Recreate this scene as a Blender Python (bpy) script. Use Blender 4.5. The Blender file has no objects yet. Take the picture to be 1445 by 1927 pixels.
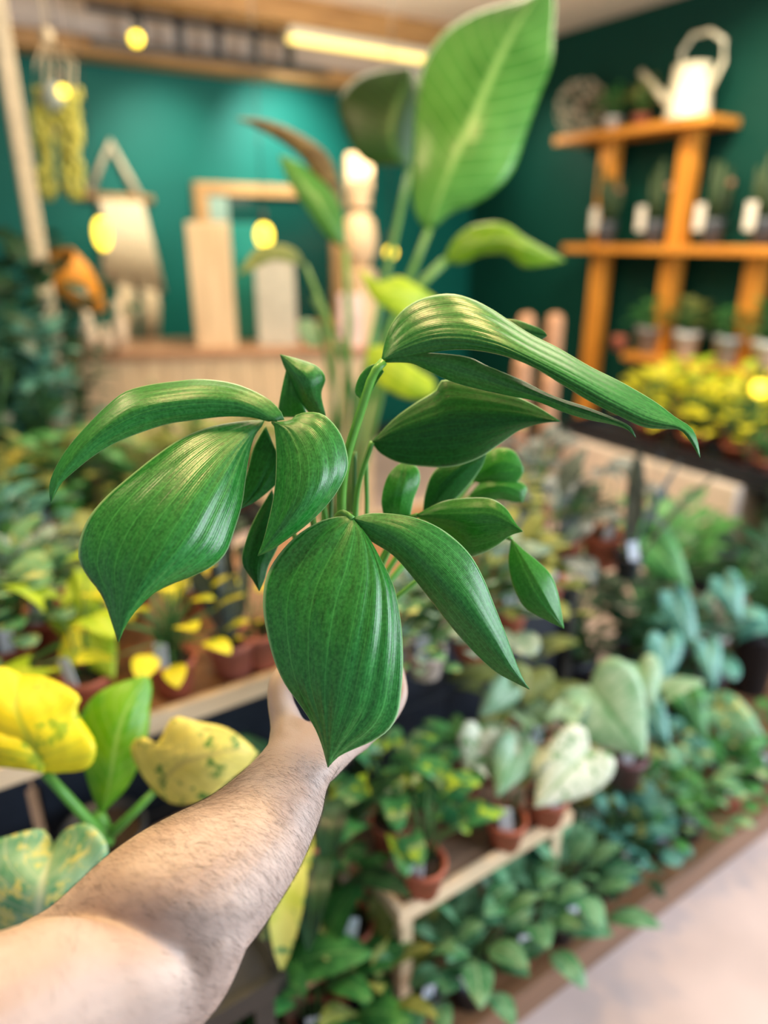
import bpy, math, random
from mathutils import Vector, Matrix
R = math.radians
random.seed(7)
scene = bpy.context.scene
COL = scene.collection
# ------------------------------------------------------------------ camera, world, lights, exposure
F_PX, PITCH, AZ, EYE = 1320.0, R(21.4), R(57), 1.5
cam_d = bpy.data.cameras.new('camera'); cam = bpy.data.objects.new('camera', cam_d); COL.objects.link(cam)
cam.location = (0, 0, EYE); cam.rotation_euler = (R(90) - PITCH, 0, R(-33))
cam_d.sensor_fit = 'VERTICAL'; cam_d.sensor_height = 36; cam_d.lens = 36 * F_PX / 1927
cam_d.clip_start = .01
cam_d.dof.use_dof = True; cam_d.dof.focus_distance = .545; cam_d.dof.aperture_fstop = cam_d.lens / 14.0
scene.camera = cam
scene.view_settings.view_transform = 'Standard'; scene.view_settings.look = 'None'
scene.view_settings.gamma = 1; scene.view_settings.use_curve_mapping = False
scene.view_settings.exposure = 0.17
w = bpy.data.worlds.new('world'); scene.world = w; w.use_nodes = True
w.node_tree.nodes['Background'].inputs[0].default_value = (.80, .90, 1.0, 1)
w.node_tree.nodes['Background'].inputs[1].default_value = .38

def light(name, kind, loc, target, energy, color, size=.1, size_y=None, spot=60, blend=.6):
    d = bpy.data.lights.new(name, kind); o = bpy.data.objects.new(name, d); COL.objects.link(o)
    o.location = loc; d.energy = energy; d.color = color
    o.rotation_euler = (Vector(target) - Vector(loc)).to_track_quat('-Z', 'Y').to_euler()
    if kind == 'AREA':
        d.shape = 'RECTANGLE'; d.size = size; d.size_y = size_y or size
    else:
        d.shadow_soft_size = size
        if kind == 'SPOT': d.spot_size = R(spot); d.spot_blend = blend
    return o
# daylight from the shop front on the right, behind the photographer
light('shopfront_daylight', 'AREA', (2.6, -1.0, 1.7), (.6, 1.0, .8), 118, (.80, .90, 1.0), 2.0, 1.6)
# warm shop lamps on the ceiling, then an added uplight
light('ceiling_lamp_light', 'AREA', (1.6, 2.9, 2.62), (1.3, 2.6, 0), 46, (1, .82, .58), 1.6, .9)
light('ceiling_lamp_light', 'AREA', (-.3, 2.0, 2.62), (.1, 1.3, .5), 14, (1, .74, .38), .35, .35)
light('ceiling_lamp_light', 'AREA', (.15, .95, 2.62), (.2, .75, 1.3), 16, (1, .68, .30), .26, .26)
light('ceiling_lamp_light', 'AREA', (.85, .75, 2.62), (.6, .7, 1.0), 17, (1, .66, .27), .26, .26)
light('ceiling_lamp_light', 'AREA', (2.7, 1.9, 2.62), (2.6, 1.8, 0), 30, (1, .84, .6), .9, .9)
light('added_ceiling_uplight', 'AREA', (1.9, 3.0, 1.9), (1.9, 3.3, 2.7), 16, (1, .86, .66), 1.2, .8)  # added uplight without a fixture, brightens the ceiling from below
# spots that wash the walls
light('wall_spot_light', 'SPOT', (1.40, 3.9, 2.35), (1.45, 4.6, 1.75), 45, (.95, 1, .85), 0, spot=85, blend=1)
light('wall_spot_light', 'SPOT', (2.12, 3.9, 2.38), (2.2, 4.6, 1.95), 95, (.95, 1, .9), 0, spot=80, blend=1)
light('wall_spot_light', 'SPOT', (3.0, 3.9, 2.3), (3.8, 3.7, 1.85), 30, (1, .95, .75), 0, spot=80, blend=1)
light('wall_spot_light', 'SPOT', (3.0, 2.2, 2.55), (3.8, 2.3, 1.7), 46, (1, .86, .6), 0, spot=110, blend=1)

# ------------------------------------------------------------------ helpers
def ray(px, py):
    x = (px - 722.5) / F_PX; y = -(py - 963.5) / F_PX
    fw = math.cos(PITCH) + y * math.sin(PITCH); up = -math.sin(PITCH) + y * math.cos(PITCH)
    return Vector((fw * math.cos(AZ) + x * math.sin(AZ), fw * math.sin(AZ) - x * math.cos(AZ), up))
def U(px, py, d): return Vector((0, 0, EYE)) + ray(px, py) * d
def onz(px, py, z):
    d = ray(px, py); return Vector((0, 0, EYE)) + d * ((z - EYE) / d.z)
def onx(px, py, X):
    d = ray(px, py); return Vector((0, 0, EYE)) + d * (X / d.x)
def ony(px, py, Y):
    d = ray(px, py); return Vector((0, 0, EYE)) + d * (Y / d.y)

def tag(o, label=None, cat=None, group=None, kind=None):
    if label: o['label'] = label
    if cat: o['category'] = cat
    if group: o['group'] = group
    if kind: o['kind'] = kind
    return o
def empty(name, loc=(0, 0, 0), rz=0, label=None, cat=None, group=None):
    o = bpy.data.objects.new(name, None); COL.objects.link(o); o.location = loc; o.rotation_euler = (0, 0, rz)
    o.empty_display_size = .05
    return tag(o, label, cat, group)

class MB:
    def __init__(s): s.v = []; s.f = []; s.uv = []
    def add(s, vs, fs, uvs=None):
        b = len(s.v); s.v += [tuple(v) for v in vs]; s.f += [tuple(i + b for i in f) for f in fs]
        s.uv += list(uvs) if uvs else [(0, 0)] * len(vs)
    def box(s, c, d, rz=0, rot=None):
        m = rot if rot is not None else Matrix.Rotation(rz, 3, 'Z')
        vs = []
        for sx in (-.5, .5):
            for sy in (-.5, .5):
                for sz in (-.5, .5): vs.append(Vector(c) + m @ Vector((sx * d[0], sy * d[1], sz * d[2])))
        s.add(vs, [(0, 1, 3, 2), (4, 6, 7, 5), (0, 4, 5, 1), (2, 3, 7, 6), (0, 2, 6, 4), (1, 5, 7, 3)])
    def lathe(s, prof, c=(0, 0, 0), n=24, cap=True):
        vs = []; fs = []
        for r, z in prof:
            for k in range(n):
                a = 2 * math.pi * k / n; vs.append((c[0] + r * math.cos(a), c[1] + r * math.sin(a), c[2] + z))
        for i in range(len(prof) - 1):
            for k in range(n):
                a = i * n + k; b = i * n + (k + 1) % n; fs.append((a, b, b + n, a + n))
        if cap:
            fs.append(tuple(range(n))[::-1]); fs.append(tuple(range((len(prof) - 1) * n, len(prof) * n)))
        s.add(vs, fs)
    def tube(s, pts, rad, n=6):
        pts = [Vector(p) for p in pts]
        if not isinstance(rad, (list, tuple)): rad = [rad] * len(pts)
        vs = []; fs = []
        up = Vector((.31, .2, .93)).normalized()
        for i, p in enumerate(pts):
            t = (pts[min(i + 1, len(pts) - 1)] - pts[max(i - 1, 0)]).normalized()
            a = t.cross(up); a = a.normalized() if a.length > 1e-4 else Vector((1, 0, 0)); b = t.cross(a)
            for k in range(n):
                g = 2 * math.pi * k / n; vs.append(p + (a * math.cos(g) + b * math.sin(g)) * rad[i])
        for i in range(len(pts) - 1):
            for k in range(n):
                x = i * n + k; y = i * n + (k + 1) % n; fs.append((x, y, y + n, x + n))
        fs.append(tuple(range(n))[::-1]); fs.append(tuple(range((len(pts) - 1) * n, len(pts) * n)))
        s.add(vs, fs, [(0, i / max(1, len(pts) - 1)) for i in range(len(pts)) for k in range(n)])
    def sphere(s, c, r, n=12, m=8, sc=(1, 1, 1)):
        prof = [(max(1e-4, math.sin(math.pi * i / m)), -math.cos(math.pi * i / m)) for i in range(m + 1)]
        vs = []; fs = []
        for pr, pz in prof:
            for k in range(n):
                a = 2 * math.pi * k / n
                vs.append((c[0] + r * sc[0] * pr * math.cos(a), c[1] + r * sc[1] * pr * math.sin(a), c[2] + r * sc[2] * pz))
        for i in range(m):
            for k in range(n):
                a = i * n + k; b = i * n + (k + 1) % n; fs.append((a, b, b + n, a + n))
        s.add(vs, fs)
    def build(s, name, mat, parent=None, smooth=True, bevel=0, world=False):
        me = bpy.data.meshes.new(name); me.from_pydata(s.v, [], s.f); me.update()
        uvl = me.uv_layers.new(name='UVMap')
        flat = []
        for p in me.polygons:
            for vi in p.vertices: flat += s.uv[vi]
        uvl.data.foreach_set('uv', flat)
        if smooth: me.polygons.foreach_set('use_smooth', [True] * len(me.polygons))
        me.materials.append(mat)
        o = bpy.data.objects.new(name, me); COL.objects.link(o)
        if parent is not None:
            o.parent = parent
            if world: o.matrix_parent_inverse = Matrix.LocRotScale(parent.location, parent.rotation_euler, parent.scale).inverted()
        if bevel:
            b = o.modifiers.new('bevel', 'BEVEL'); b.width = bevel; b.segments = 2; b.limit_method = 'ANGLE'
        return o

# ------------------------------------------------------------------ materials
def newmat(name):
    m = bpy.data.materials.new(name); m.use_nodes = True
    return m, m.node_tree.nodes, m.node_tree.links, m.node_tree.nodes['Principled BSDF']
def mat(name, col, rough=.5, metal=0, spec=.5, var=.12, scale=20, bump=.0, col2=None):
    m, N, L, P = newmat(name)
    P.inputs['Roughness'].default_value = rough; P.inputs['Metallic'].default_value = metal
    P.inputs['Specular IOR Level'].default_value = spec
    tc = N.new('ShaderNodeTexCoord'); no = N.new('ShaderNodeTexNoise'); no.inputs['Scale'].default_value = scale; no.inputs['Detail'].default_value = 4
    L.new(tc.outputs['Object'], no.inputs['Vector'])
    cr = N.new('ShaderNodeValToRGB'); cr.color_ramp.elements[0].position = .3; cr.color_ramp.elements[1].position = .7
    c2 = col2 or tuple(min(1, c * (1 + var)) for c in col); c1 = tuple(c * (1 - var) for c in col) if not col2 else col
    cr.color_ramp.elements[0].color = (*c1, 1); cr.color_ramp.elements[1].color = (*c2, 1)
    L.new(no.outputs['Fac'], cr.inputs['Fac']); L.new(cr.outputs['Color'], P.inputs['Base Color'])
    if bump:
        b = N.new('ShaderNodeBump'); b.inputs['Strength'].default_value = bump; b.inputs['Distance'].default_value = .01
        L.new(no.outputs['Fac'], b.inputs['Height']); L.new(b.outputs['Normal'], P.inputs['Normal'])
    return m
def wood(name, c1, c2, axis=0, rough=.5, scale=3, planks=0):
    m, N, L, P = newmat(name)
    P.inputs['Roughness'].default_value = rough
    tc = N.new('ShaderNodeTexCoord'); mp = N.new('ShaderNodeMapping'); L.new(tc.outputs['Object'], mp.inputs['Vector'])
    sc = [14, 14, 14]; sc[axis] = 1.2; mp.inputs['Scale'].default_value = sc
    no = N.new('ShaderNodeTexNoise'); no.inputs['Scale'].default_value = scale; no.inputs['Detail'].default_value = 6; no.inputs['Distortion'].default_value = .6
    L.new(mp.outputs[0], no.inputs['Vector'])
    cr = N.new('ShaderNodeValToRGB'); cr.color_ramp.elements[0].position = .32; cr.color_ramp.elements[1].position = .68
    cr.color_ramp.elements[0].color = (*c1, 1); cr.color_ramp.elements[1].color = (*c2, 1)
    L.new(no.outputs['Fac'], cr.inputs['Fac']); L.new(cr.outputs['Color'], P.inputs['Base Color'])
    b = N.new('ShaderNodeBump'); b.inputs['Strength'].default_value = .2; b.inputs['Distance'].default_value = .004
    L.new(no.outputs['Fac'], b.inputs['Height']); L.new(b.outputs['Normal'], P.inputs['Normal'])
    return m
def emis(name, col, strength):
    m, N, L, P = newmat(name)
    P.inputs['Base Color'].default_value = (*col, 1); P.inputs['Emission Color'].default_value = (*col, 1); P.inputs['Emission Strength'].default_value = strength
    return m
def M_(N, op, a, b=None, L=None):
    n = N.new('ShaderNodeMath'); n.operation = op
    for i, x in enumerate((a, b)):
        if x is None: continue
        if hasattr(x, 'links') or hasattr(x, 'is_linked'): L.new(x, n.inputs[i])
        else: n.inputs[i].default_value = x
    return n.outputs[0]
def mixc(N, L, f, a, b):
    n = N.new('ShaderNodeMix'); n.data_type = 'RGBA'
    if hasattr(f, 'is_linked'): L.new(f, n.inputs[0])
    else: n.inputs[0].default_value = f
    for x, i in ((a, 6), (b, 7)):
        if hasattr(x, 'is_linked'): L.new(x, n.inputs[i])
        else: n.inputs[i].default_value = (*x, 1)
    return n.outputs[2]
def leafmat(name, c1, c2, vein=None, rough=.4, trans=.2, varieg=None, vs=30, pattern='side', edge=None, thr=.5, tcol=None, nv=9):
    """c1/c2: the two greens of the blade; vein: colour along ribs; varieg: colour of the patches the leaf carries."""
    m, N, L, P = newmat(name)
    P.inputs['Roughness'].default_value = rough
    uv = N.new('ShaderNodeUVMap'); uv.uv_map = 'UVMap'; sp = N.new('ShaderNodeSeparateXYZ'); L.new(uv.outputs[0], sp.inputs[0])
    u = M_(N, 'ABSOLUTE', M_(N, 'SUBTRACT', M_(N, 'MULTIPLY', sp.outputs[0], 2.0, L), 1.0, L), None, L); v = sp.outputs[1]
    tc = N.new('ShaderNodeTexCoord'); no = N.new('ShaderNodeTexNoise'); no.inputs['Scale'].default_value = vs; no.inputs['Detail'].default_value = 3
    L.new(tc.outputs['Object'], no.inputs['Vector'])
    cr = N.new('ShaderNodeValToRGB'); cr.color_ramp.elements[0].position = .38; cr.color_ramp.elements[1].position = .62
    cr.color_ramp.elements[0].color = (*c1, 1); cr.color_ramp.elements[1].color = (*c2, 1)
    L.new(no.outputs['Fac'], cr.inputs['Fac']); c = cr.outputs['Color']
    if varieg:
        n2 = N.new('ShaderNodeTexNoise'); n2.inputs['Scale'].default_value = vs * 1.7; n2.inputs['Detail'].default_value = 6; n2.inputs['Roughness'].default_value = .65
        L.new(tc.outputs['Object'], n2.inputs['Vector'])
        mk = N.new('ShaderNodeMapRange'); mk.inputs['From Min'].default_value = thr - .03; mk.inputs['From Max'].default_value = thr + .03
        L.new(n2.outputs['Fac'], mk.inputs['Value']); c = mixc(N, L, mk.outputs[0], c, varieg)
    h = None
    if vein:
        if pattern == 'side':
            ph = M_(N, 'ADD', M_(N, 'MULTIPLY', v, float(nv), L), M_(N, 'MULTIPLY', u, -2.2, L), L)
        else:
            ph = M_(N, 'MULTIPLY', u, float(nv), L)
        fr = M_(N, 'ABSOLUTE', M_(N, 'SUBTRACT', M_(N, 'FRACT', ph, None, L), .5, L), None, L)
        m1 = N.new('ShaderNodeMapRange'); m1.inputs['From Min'].default_value = .10; m1.inputs['From Max'].default_value = .0
        L.new(fr, m1.inputs['Value'])
        m2 = N.new('ShaderNodeMapRange'); m2.inputs['From Min'].default_value = .10; m2.inputs['From Max'].default_value = .02
        L.new(u, m2.inputs['Value'])
        k = M_(N, 'MAXIMUM', M_(N, 'MULTIPLY', m1.outputs[0], .6, L), m2.outputs[0], L); h = k
        c = mixc(N, L, k, c, vein)
    if edge:
        m3 = N.new('ShaderNodeMapRange'); m3.inputs['From Min'].default_value = .70; m3.inputs['From Max'].default_value = .9
        L.new(u, m3.inputs['Value']); c = mixc(N, L, m3.outputs[0], c, edge)
    L.new(c, P.inputs['Base Color'])
    if h is not None:
        b = N.new('ShaderNodeBump'); b.inputs['Strength'].default_value = .25; b.inputs['Distance'].default_value = .002; b.invert = True
        L.new(h, b.inputs['Height']); L.new(b.outputs['Normal'], P.inputs['Normal'])
    tr = N.new('ShaderNodeBsdfTranslucent')
    L.new(c, tr.inputs['Color'])
    mx = N.new('ShaderNodeMixShader'); mx.inputs[0].default_value = trans
    L.new(P.outputs[0], mx.inputs[1]); L.new(tr.outputs[0], mx.inputs[2]); L.new(mx.outputs[0], N['Material Output'].inputs['Surface'])
    return m
def heroleaf(name, dark, mid, light_, rough=.33, trans=.12):
    """blade with long parallel ribs (UV.x across, UV.y base to tip), pale margin, fine net of veins"""
    m, N, L, P = newmat(name)
    uv = N.new('ShaderNodeUVMap'); uv.uv_map = 'UVMap'; sp = N.new('ShaderNodeSeparateXYZ'); L.new(uv.outputs[0], sp.inputs[0])
    x, y = sp.outputs[0], sp.outputs[1]
    mp = N.new('ShaderNodeMapping'); mp.inputs['Scale'].default_value = (16, 5, 1); L.new(uv.outputs[0], mp.inputs['Vector'])
    n1 = N.new('ShaderNodeTexNoise'); n1.inputs['Scale'].default_value = 3.0; n1.inputs['Detail'].default_value = 7; n1.inputs['Roughness'].default_value = .62; L.new(mp.outputs[0], n1.inputs['Vector'])
    tc = N.new('ShaderNodeTexCoord'); n2 = N.new('ShaderNodeTexNoise'); n2.inputs['Scale'].default_value = 420; n2.inputs['Detail'].default_value = 3; L.new(tc.outputs['Object'], n2.inputs['Vector'])
    cr = N.new('ShaderNodeValToRGB'); cr.color_ramp.elements[0].position = .30; cr.color_ramp.elements[1].position = .72
    cr.color_ramp.elements[0].color = (*dark, 1); cr.color_ramp.elements[1].color = (*mid, 1); L.new(n1.outputs['Fac'], cr.inputs['Fac'])
    m0 = N.new('ShaderNodeMapRange'); m0.inputs['From Min'].default_value = .38; m0.inputs['From Max'].default_value = .66; m0.inputs['To Max'].default_value = .38; L.new(n2.outputs['Fac'], m0.inputs['Value'])
    c = mixc(N, L, m0.outputs[0], cr.outputs['Color'], light_)
    # main ribs
    fr = M_(N, 'ABSOLUTE', M_(N, 'SUBTRACT', M_(N, 'FRACT', M_(N, 'ADD', M_(N, 'MULTIPLY', x, 8.0, L), .5, L), None, L), .5, L), None, L)
    m1 = N.new('ShaderNodeMapRange'); m1.inputs['From Min'].default_value = .055; m1.inputs['From Max'].default_value = .0; m1.inputs['To Max'].default_value = .30; L.new(fr, m1.inputs['Value'])
    c = mixc(N, L, m1.outputs[0], c, tuple(min(1, k * 1.5) for k in light_))
    # pale margin
    u = M_(N, 'ABSOLUTE', M_(N, 'SUBTRACT', M_(N, 'MULTIPLY', x, 2.0, L), 1.0, L), None, L)
    m3 = N.new('ShaderNodeMapRange'); m3.inputs['From Min'].default_value = .965; m3.inputs['From Max'].default_value = .99; L.new(u, m3.inputs['Value'])
    c = mixc(N, L, m3.outputs[0], c, (.30, .55, .26))
    L.new(c, P.inputs['Base Color'])
    P.inputs['Specular IOR Level'].default_value = .55
    rr = N.new('ShaderNodeMapRange'); rr.inputs['To Min'].default_value = rough - .07; rr.inputs['To Max'].default_value = rough + .1; L.new(n1.outputs['Fac'], rr.inputs['Value']); L.new(rr.outputs[0], P.inputs['Roughness'])
    fine = M_(N, 'SINE', M_(N, 'MULTIPLY', x, 300.0, L), None, L)
    hh = M_(N, 'ADD', M_(N, 'MULTIPLY', fine, .12, L), M_(N, 'ADD', M_(N, 'MULTIPLY', n2.outputs['Fac'], .5, L), M_(N, 'MULTIPLY', m1.outputs[0], -.6, L), L), L)
    b = N.new('ShaderNodeBump'); b.inputs['Strength'].default_value = .4; b.inputs['Distance'].default_value = .0006
    L.new(hh, b.inputs['Height']); L.new(b.outputs['Normal'], P.inputs['Normal'])
    tr = N.new('ShaderNodeBsdfTranslucent'); L.new(mixc(N, L, .5, c, (.25, .6, .05)), tr.inputs['Color'])
    mx = N.new('ShaderNodeMixShader'); mx.inputs[0].default_value = trans
    L.new(P.outputs[0], mx.inputs[1]); L.new(tr.outputs[0], mx.inputs[2]); L.new(mx.outputs[0], N['Material Output'].inputs['Surface'])
    return m

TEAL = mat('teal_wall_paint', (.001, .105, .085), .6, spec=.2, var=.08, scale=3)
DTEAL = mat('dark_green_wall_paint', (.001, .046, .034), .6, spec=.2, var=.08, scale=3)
CEIL = mat('beige_ceiling_paint', (.78, .64, .52), .8, var=.04, scale=2)
FLOOR = mat('pale_stone_floor', (.54, .43, .41), .5, var=.14, scale=3)
BEAM = wood('timber', (.28, .14, .045), (.52, .29, .10), 0, .6)
PLAT = wood('brown_platform_wood', (.13, .065, .03), (.27, .14, .075), 0, .35)
PALEW = wood('pale_wood', (.62, .42, .24), (.82, .62, .38), 2, .5)
PALEX = wood('pale_edge_wood', (.60, .44, .28), (.80, .62, .42), 0, .45)
SHELFW = wood('orange_shelf_wood', (.48, .17, .02), (.80, .34, .05), 1, .4)
SHELFV = wood('orange_upright_wood', (.50, .18, .02), (.85, .36, .05), 2, .4)
BENCHW = wood('grey_brown_bench_wood', (.16, .10, .07), (.34, .22, .15), 0, .5)
BLACKP = mat('black_plastic', (.012, .017, .028), .45, var=.2)
BLACKM = mat('black_metal', (.02, .02, .018), .4, var=.2)
TERRA = mat('terracotta', (.42, .115, .065), .6, var=.18, scale=15)
TERRA2 = mat('dusty_pink_terracotta', (.48, .17, .13), .6, var=.15, scale=15)
GREYPOT = mat('dark_grey_pot', (.06, .07, .085), .4, var=.1)
WHITEPOT = mat('white_glazed_pot', (.72, .74, .76), .3, var=.05)
PURPOT = mat('plum_pot', (.16, .07, .08), .4)
SOIL = mat('potting_soil', (.028, .016, .010), .9, var=.5, scale=160, bump=.8)
TAGM = mat('pale_blue_white_tag', (.62, .72, .86), .4, var=.03)
STEM = mat('green_petiole', (.10, .33, .05), .42, var=.2, scale=30)
STEMD = mat('dark_green_stem', (.05, .16, .04), .5, var=.2)
CREAM = mat('cream_cotton', (.68, .56, .38), .85, var=.15, scale=60, bump=.6)
WHITEM = mat('white_enamel', (.80, .74, .58), .3, var=.03)
BULB = emis('lit_bulb_glass', (1, .72, .05), 3.2)
ORANGE = mat('orange_wicker', (.72, .28, .02), .6, var=.3, scale=60, bump=.5)
LM = {
 'mid': leafmat('mid_green_leaf', (.022, .14, .035), (.07, .30, .07), (.16, .42, .12)),
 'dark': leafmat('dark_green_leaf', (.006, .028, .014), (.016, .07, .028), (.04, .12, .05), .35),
 'lime': leafmat('lime_leaf', (.30, .52, .015), (.50, .68, .03), (.6, .75, .1), .45, .35),
 'yellow': leafmat('yellow_leaf', (.72, .66, .02), (.86, .80, .04), (.6, .65, .05), .45, .3, varieg=(.30, .48, .03), vs=22, thr=.60),
 'varieg': leafmat('cream_variegated_leaf', (.72, .65, .13), (.84, .76, .2), (.62, .55, .15), .5, .25, varieg=(.12, .28, .04), vs=26, thr=.59),
 'green_varieg': leafmat('green_leaf_with_cream_flecks', (.06, .26, .11), (.18, .42, .22), (.3, .5, .3), .45, .2, varieg=(.62, .62, .2), vs=24, thr=.57),
 'olive': leafmat('olive_green_leaf', (.16, .22, .04), (.34, .38, .10), (.42, .44, .2), .5, .25),
 'teal': leafmat('blue_green_leaf', (.03, .17, .14), (.10, .33, .27), (.25, .5, .42), .35, .12),
 'silver': leafmat('silvery_leaf', (.10, .20, .18), (.30, .42, .38), (.12, .28, .16), .35, .12),
 'grey': leafmat('dark_grey_leaf', (.03, .05, .055), (.08, .11, .12), (.25, .32, .32), .3, .05),
 'white': leafmat('white_marbled_leaf', (.62, .70, .55), (.78, .82, .68), (.3, .45, .2), .45, .2, varieg=(.10, .30, .08), vs=26, thr=.57),
 'heart': leafmat('pale_heart_leaf', (.22, .44, .25), (.40, .60, .42), (.10, .30, .12), .4, .2),
 'brasil': leafmat('two_tone_leaf', (.02, .13, .045), (.05, .24, .08), None, .33, .15, varieg=(.34, .50, .03), vs=14, thr=.56),
 'striped': leafmat('striped_leaf', (.48, .60, .10), (.68, .74, .22), None, .4, .25, varieg=(.08, .30, .12), vs=20, thr=.58),
 'calathea': leafmat('ribbed_grey_green_leaf', (.035, .19, .075), (.15, .36, .20), (.32, .50, .30), .4, .12, nv=7),
 'bird': leafmat('broad_green_leaf', (.055, .24, .03), (.12, .38, .07), (.28, .55, .16), .28, .3, vs=5, nv=16),
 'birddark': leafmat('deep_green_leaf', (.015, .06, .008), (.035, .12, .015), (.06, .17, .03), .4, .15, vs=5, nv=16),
 'brown': leafmat('dried_brown_leaf', (.10, .06, .02), (.20, .14, .04), None, .6, .1),
 'cactus': mat('dull_green_cactus', (.03, .06, .02), .6, var=.3),
}
# ------------------------------------------------------------------ the room
def struct(name, mb, m, **k):
    o = mb.build(name, m, smooth=False, **k); o['kind'] = 'structure'; return o
b = MB(); b.box((.9, 1.3, -.05), (6.4, 7.0, .1)); struct('floor', b, FLOOR)
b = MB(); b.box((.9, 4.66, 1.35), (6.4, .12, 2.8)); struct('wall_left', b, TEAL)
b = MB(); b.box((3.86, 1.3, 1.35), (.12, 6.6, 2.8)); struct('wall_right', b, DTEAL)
b = MB(); b.box((.9, 1.3, 2.76), (6.4, 7.0, .12)); struct('ceiling', b, CEIL)
b = MB(); b.box((.9, 4.5, 2.427), (5.8, .2, .085)); struct('trim_1', b, BEAM, bevel=.01)
b = MB(); b.box((.9, 4.12, 2.64), (5.8, .20, .13)); struct('trim_2', b, BEAM, bevel=.01)
b = MB(); b.box((.50, 2.1, 2.63), (.26, 3.8, .13)); struct('trim_3', b, BEAM, bevel=.01)
b = MB(); b.box((.9, 4.57, .05), (5.8, .05, .1)); struct('baseboard_left', b, BLACKM)
b = MB(); b.box((3.775, 1.3, .05), (.05, 6.4, .1)); struct('baseboard_right', b, BLACKM)
b = MB(); b.box((.9, 4.555, 2.585), (5.8, .08, .225)); struct('trim_5', b, CEIL)
# low brown platform along the aisle
b = MB(); b.box((.95, .96, .045), (4.6, .62, .09)); o = struct('trim_4', b, PLAT, bevel=.004)

def box_thing(name, c, d, m, label, cat, rz=0, bevel=.004, group=None):
    b = MB(); b.box((0, 0, d[2] / 2), d); o = b.build(name, m, smooth=False, bevel=bevel)
    o.location = c; o.rotation_euler = (0, 0, rz); return tag(o, label, cat, group)

# cream post at the far left
p = U(38, 270, 2.7)
b = MB(); b.box((0, 0, 1.35), (.06, .05, 2.7)); o = b.build('wooden_post', CREAM, smooth=False, bevel=.006); o.location = (p.x, p.y, 0)
tag(o, 'tall cream painted post rising to the ceiling at the far left', 'post')

# black ladder-like lighting rack under the ceiling
A = ony(262, 72, 4.3); B = ony(545, 112, 4.3)
rk = empty('ceiling_rack', ((A.x + B.x) / 2, 4.3, 2.70), 0, 'black ladder-like metal rack fixed below the ceiling above the teal wall', 'rack')
W = B.x - A.x
for zz in (-.13, -.28):
    b = MB(); b.box((0, 0, zz), (W + .5, .03, .03)); b.build('rail', BLACKM, rk, False)
for k in range(5):
    b = MB(); b.box((-W / 2 + W * k / 4, 0, -.13), (.045, .03, .30)); b.build('rung', BLACKM, rk, False)
# glowing strip light
A = ony(545, 78, 4.12); B = ony(800, 120, 4.12)
sl = empty('strip_light', ((A.x + B.x) / 2, 4.12, 2.575), 0, 'long glowing yellow strip light under the ceiling beam', 'light')
b = MB(); b.box((0, 0, -.02), (B.x - A.x + .04, .10, .04)); b.build('housing', WHITEM, sl, False, .004)
b = MB(); b.box((0, 0, -.05), (B.x - A.x, .08, .03)); b.build('diffuser', emis('strip_light_diffuser', (1, .74, .22), 1.6), sl, False, .008)

# counter
a = onz(72, 668, .97); c = onz(700, 655, .97); dx = (c - a); ang = math.atan2(dx.y, dx.x); ln = dx.length
ct = empty('shop_counter', ((a.x + c.x) / 2, (a.y + c.y) / 2, 0), ang, 'pale wooden plank counter with a brown top before the teal wall', 'counter')
b = MB(); npl = 14
for i in range(npl): b.box((-ln / 2 + ln * (i + .5) / npl, .02, .465), (ln / npl - .004, .035, .93))
b.build('front_panel', PALEW, ct, False, .002)
b = MB(); b.box((-ln / 2 + .02, .27, .465), (.035, .47, .93)); b.build('side_panel', PALEW, ct, False, .002)
b = MB(); b.box((ln / 2 - .02, .27, .465), (.035, .47, .93)); b.build('side_panel', PALEW, ct, False, .002)
b = MB(); b.box((0, .27, .95), (ln + .05, .56, .04)); b.build('counter_top', wood('brown_counter_top', (.26, .13, .07), (.46, .26, .15), 0, .35), ct, False, .006)
def on_counter(px, py, back=.2):   # a spot on the counter's top, a little behind its front edge
    q = onz(px, py, .97); t = (Vector((math.cos(ang), math.sin(ang), 0))); o = Vector((ct.location.x, ct.location.y, 0))
    s = (Vector((q.x, q.y, 0)) - o).dot(t); n = Vector((-t.y, t.x, 0)); r = o + t * s + n * back; return (r.x, r.y, .97)
box_thing('display_plinth', on_counter(410, 650, .22), (.20, .17, .60), PALEW, 'tall cream wooden plinth standing on the counter below the mirror', 'plinth', ang)
box_thing('display_plinth', on_counter(524, 650, .24), (.20, .16, .43), mat('pale_grey_wood', (.50, .46, .36), .6), 'shorter pale grey plinth on the counter right of the cream plinth', 'plinth', ang)
box_thing('display_board', on_counter(466, 650, .42), (.16, .03, .60), mat('turquoise_board', (.01, .26, .22), .4), 'bright turquoise board between the two plinths on the counter', 'board', ang)

# mirror on the teal wall
a = ony(362, 342, 4.56); c = ony(640, 352, 4.56); zb = .88
mw, mh = c.x - a.x, a.z - zb
mr = empty('wall_mirror', ((a.x + c.x) / 2, 4.59, zb), 0, 'large timber framed dark mirror hung on the teal wall above the counter', 'mirror')
b = MB(); b.box((0, -.03, mh - .035), (mw, .06, .07)); b.box((0, -.03, .035), (mw, .06, .07))
b.box((-mw / 2 + .04, -.03, mh / 2), (.08, .06, mh - .14)); b.box((mw / 2 - .04, -.03, mh / 2), (.08, .06, mh - .14)); b.build('frame', BEAM, mr, False, .006)
b = MB(); b.box((0, -.012, mh / 2), (mw - .15, .02, mh - .13)); b.build('mirror_glass', mat('painted_mirror_reflection', (.004, .045, .035), .12, var=.02), mr, False)  # dark green reflection is put into the panel's colour
box_thing('wall_card', (ony(408, 395, 4.5).x, 4.555, ony(408, 435, 4.5).z), (.19, .02, .25), mat('grey_green_card', (.22, .32, .26), .6), 'pale grey green card in the upper left corner of the mirror', 'card')

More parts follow.
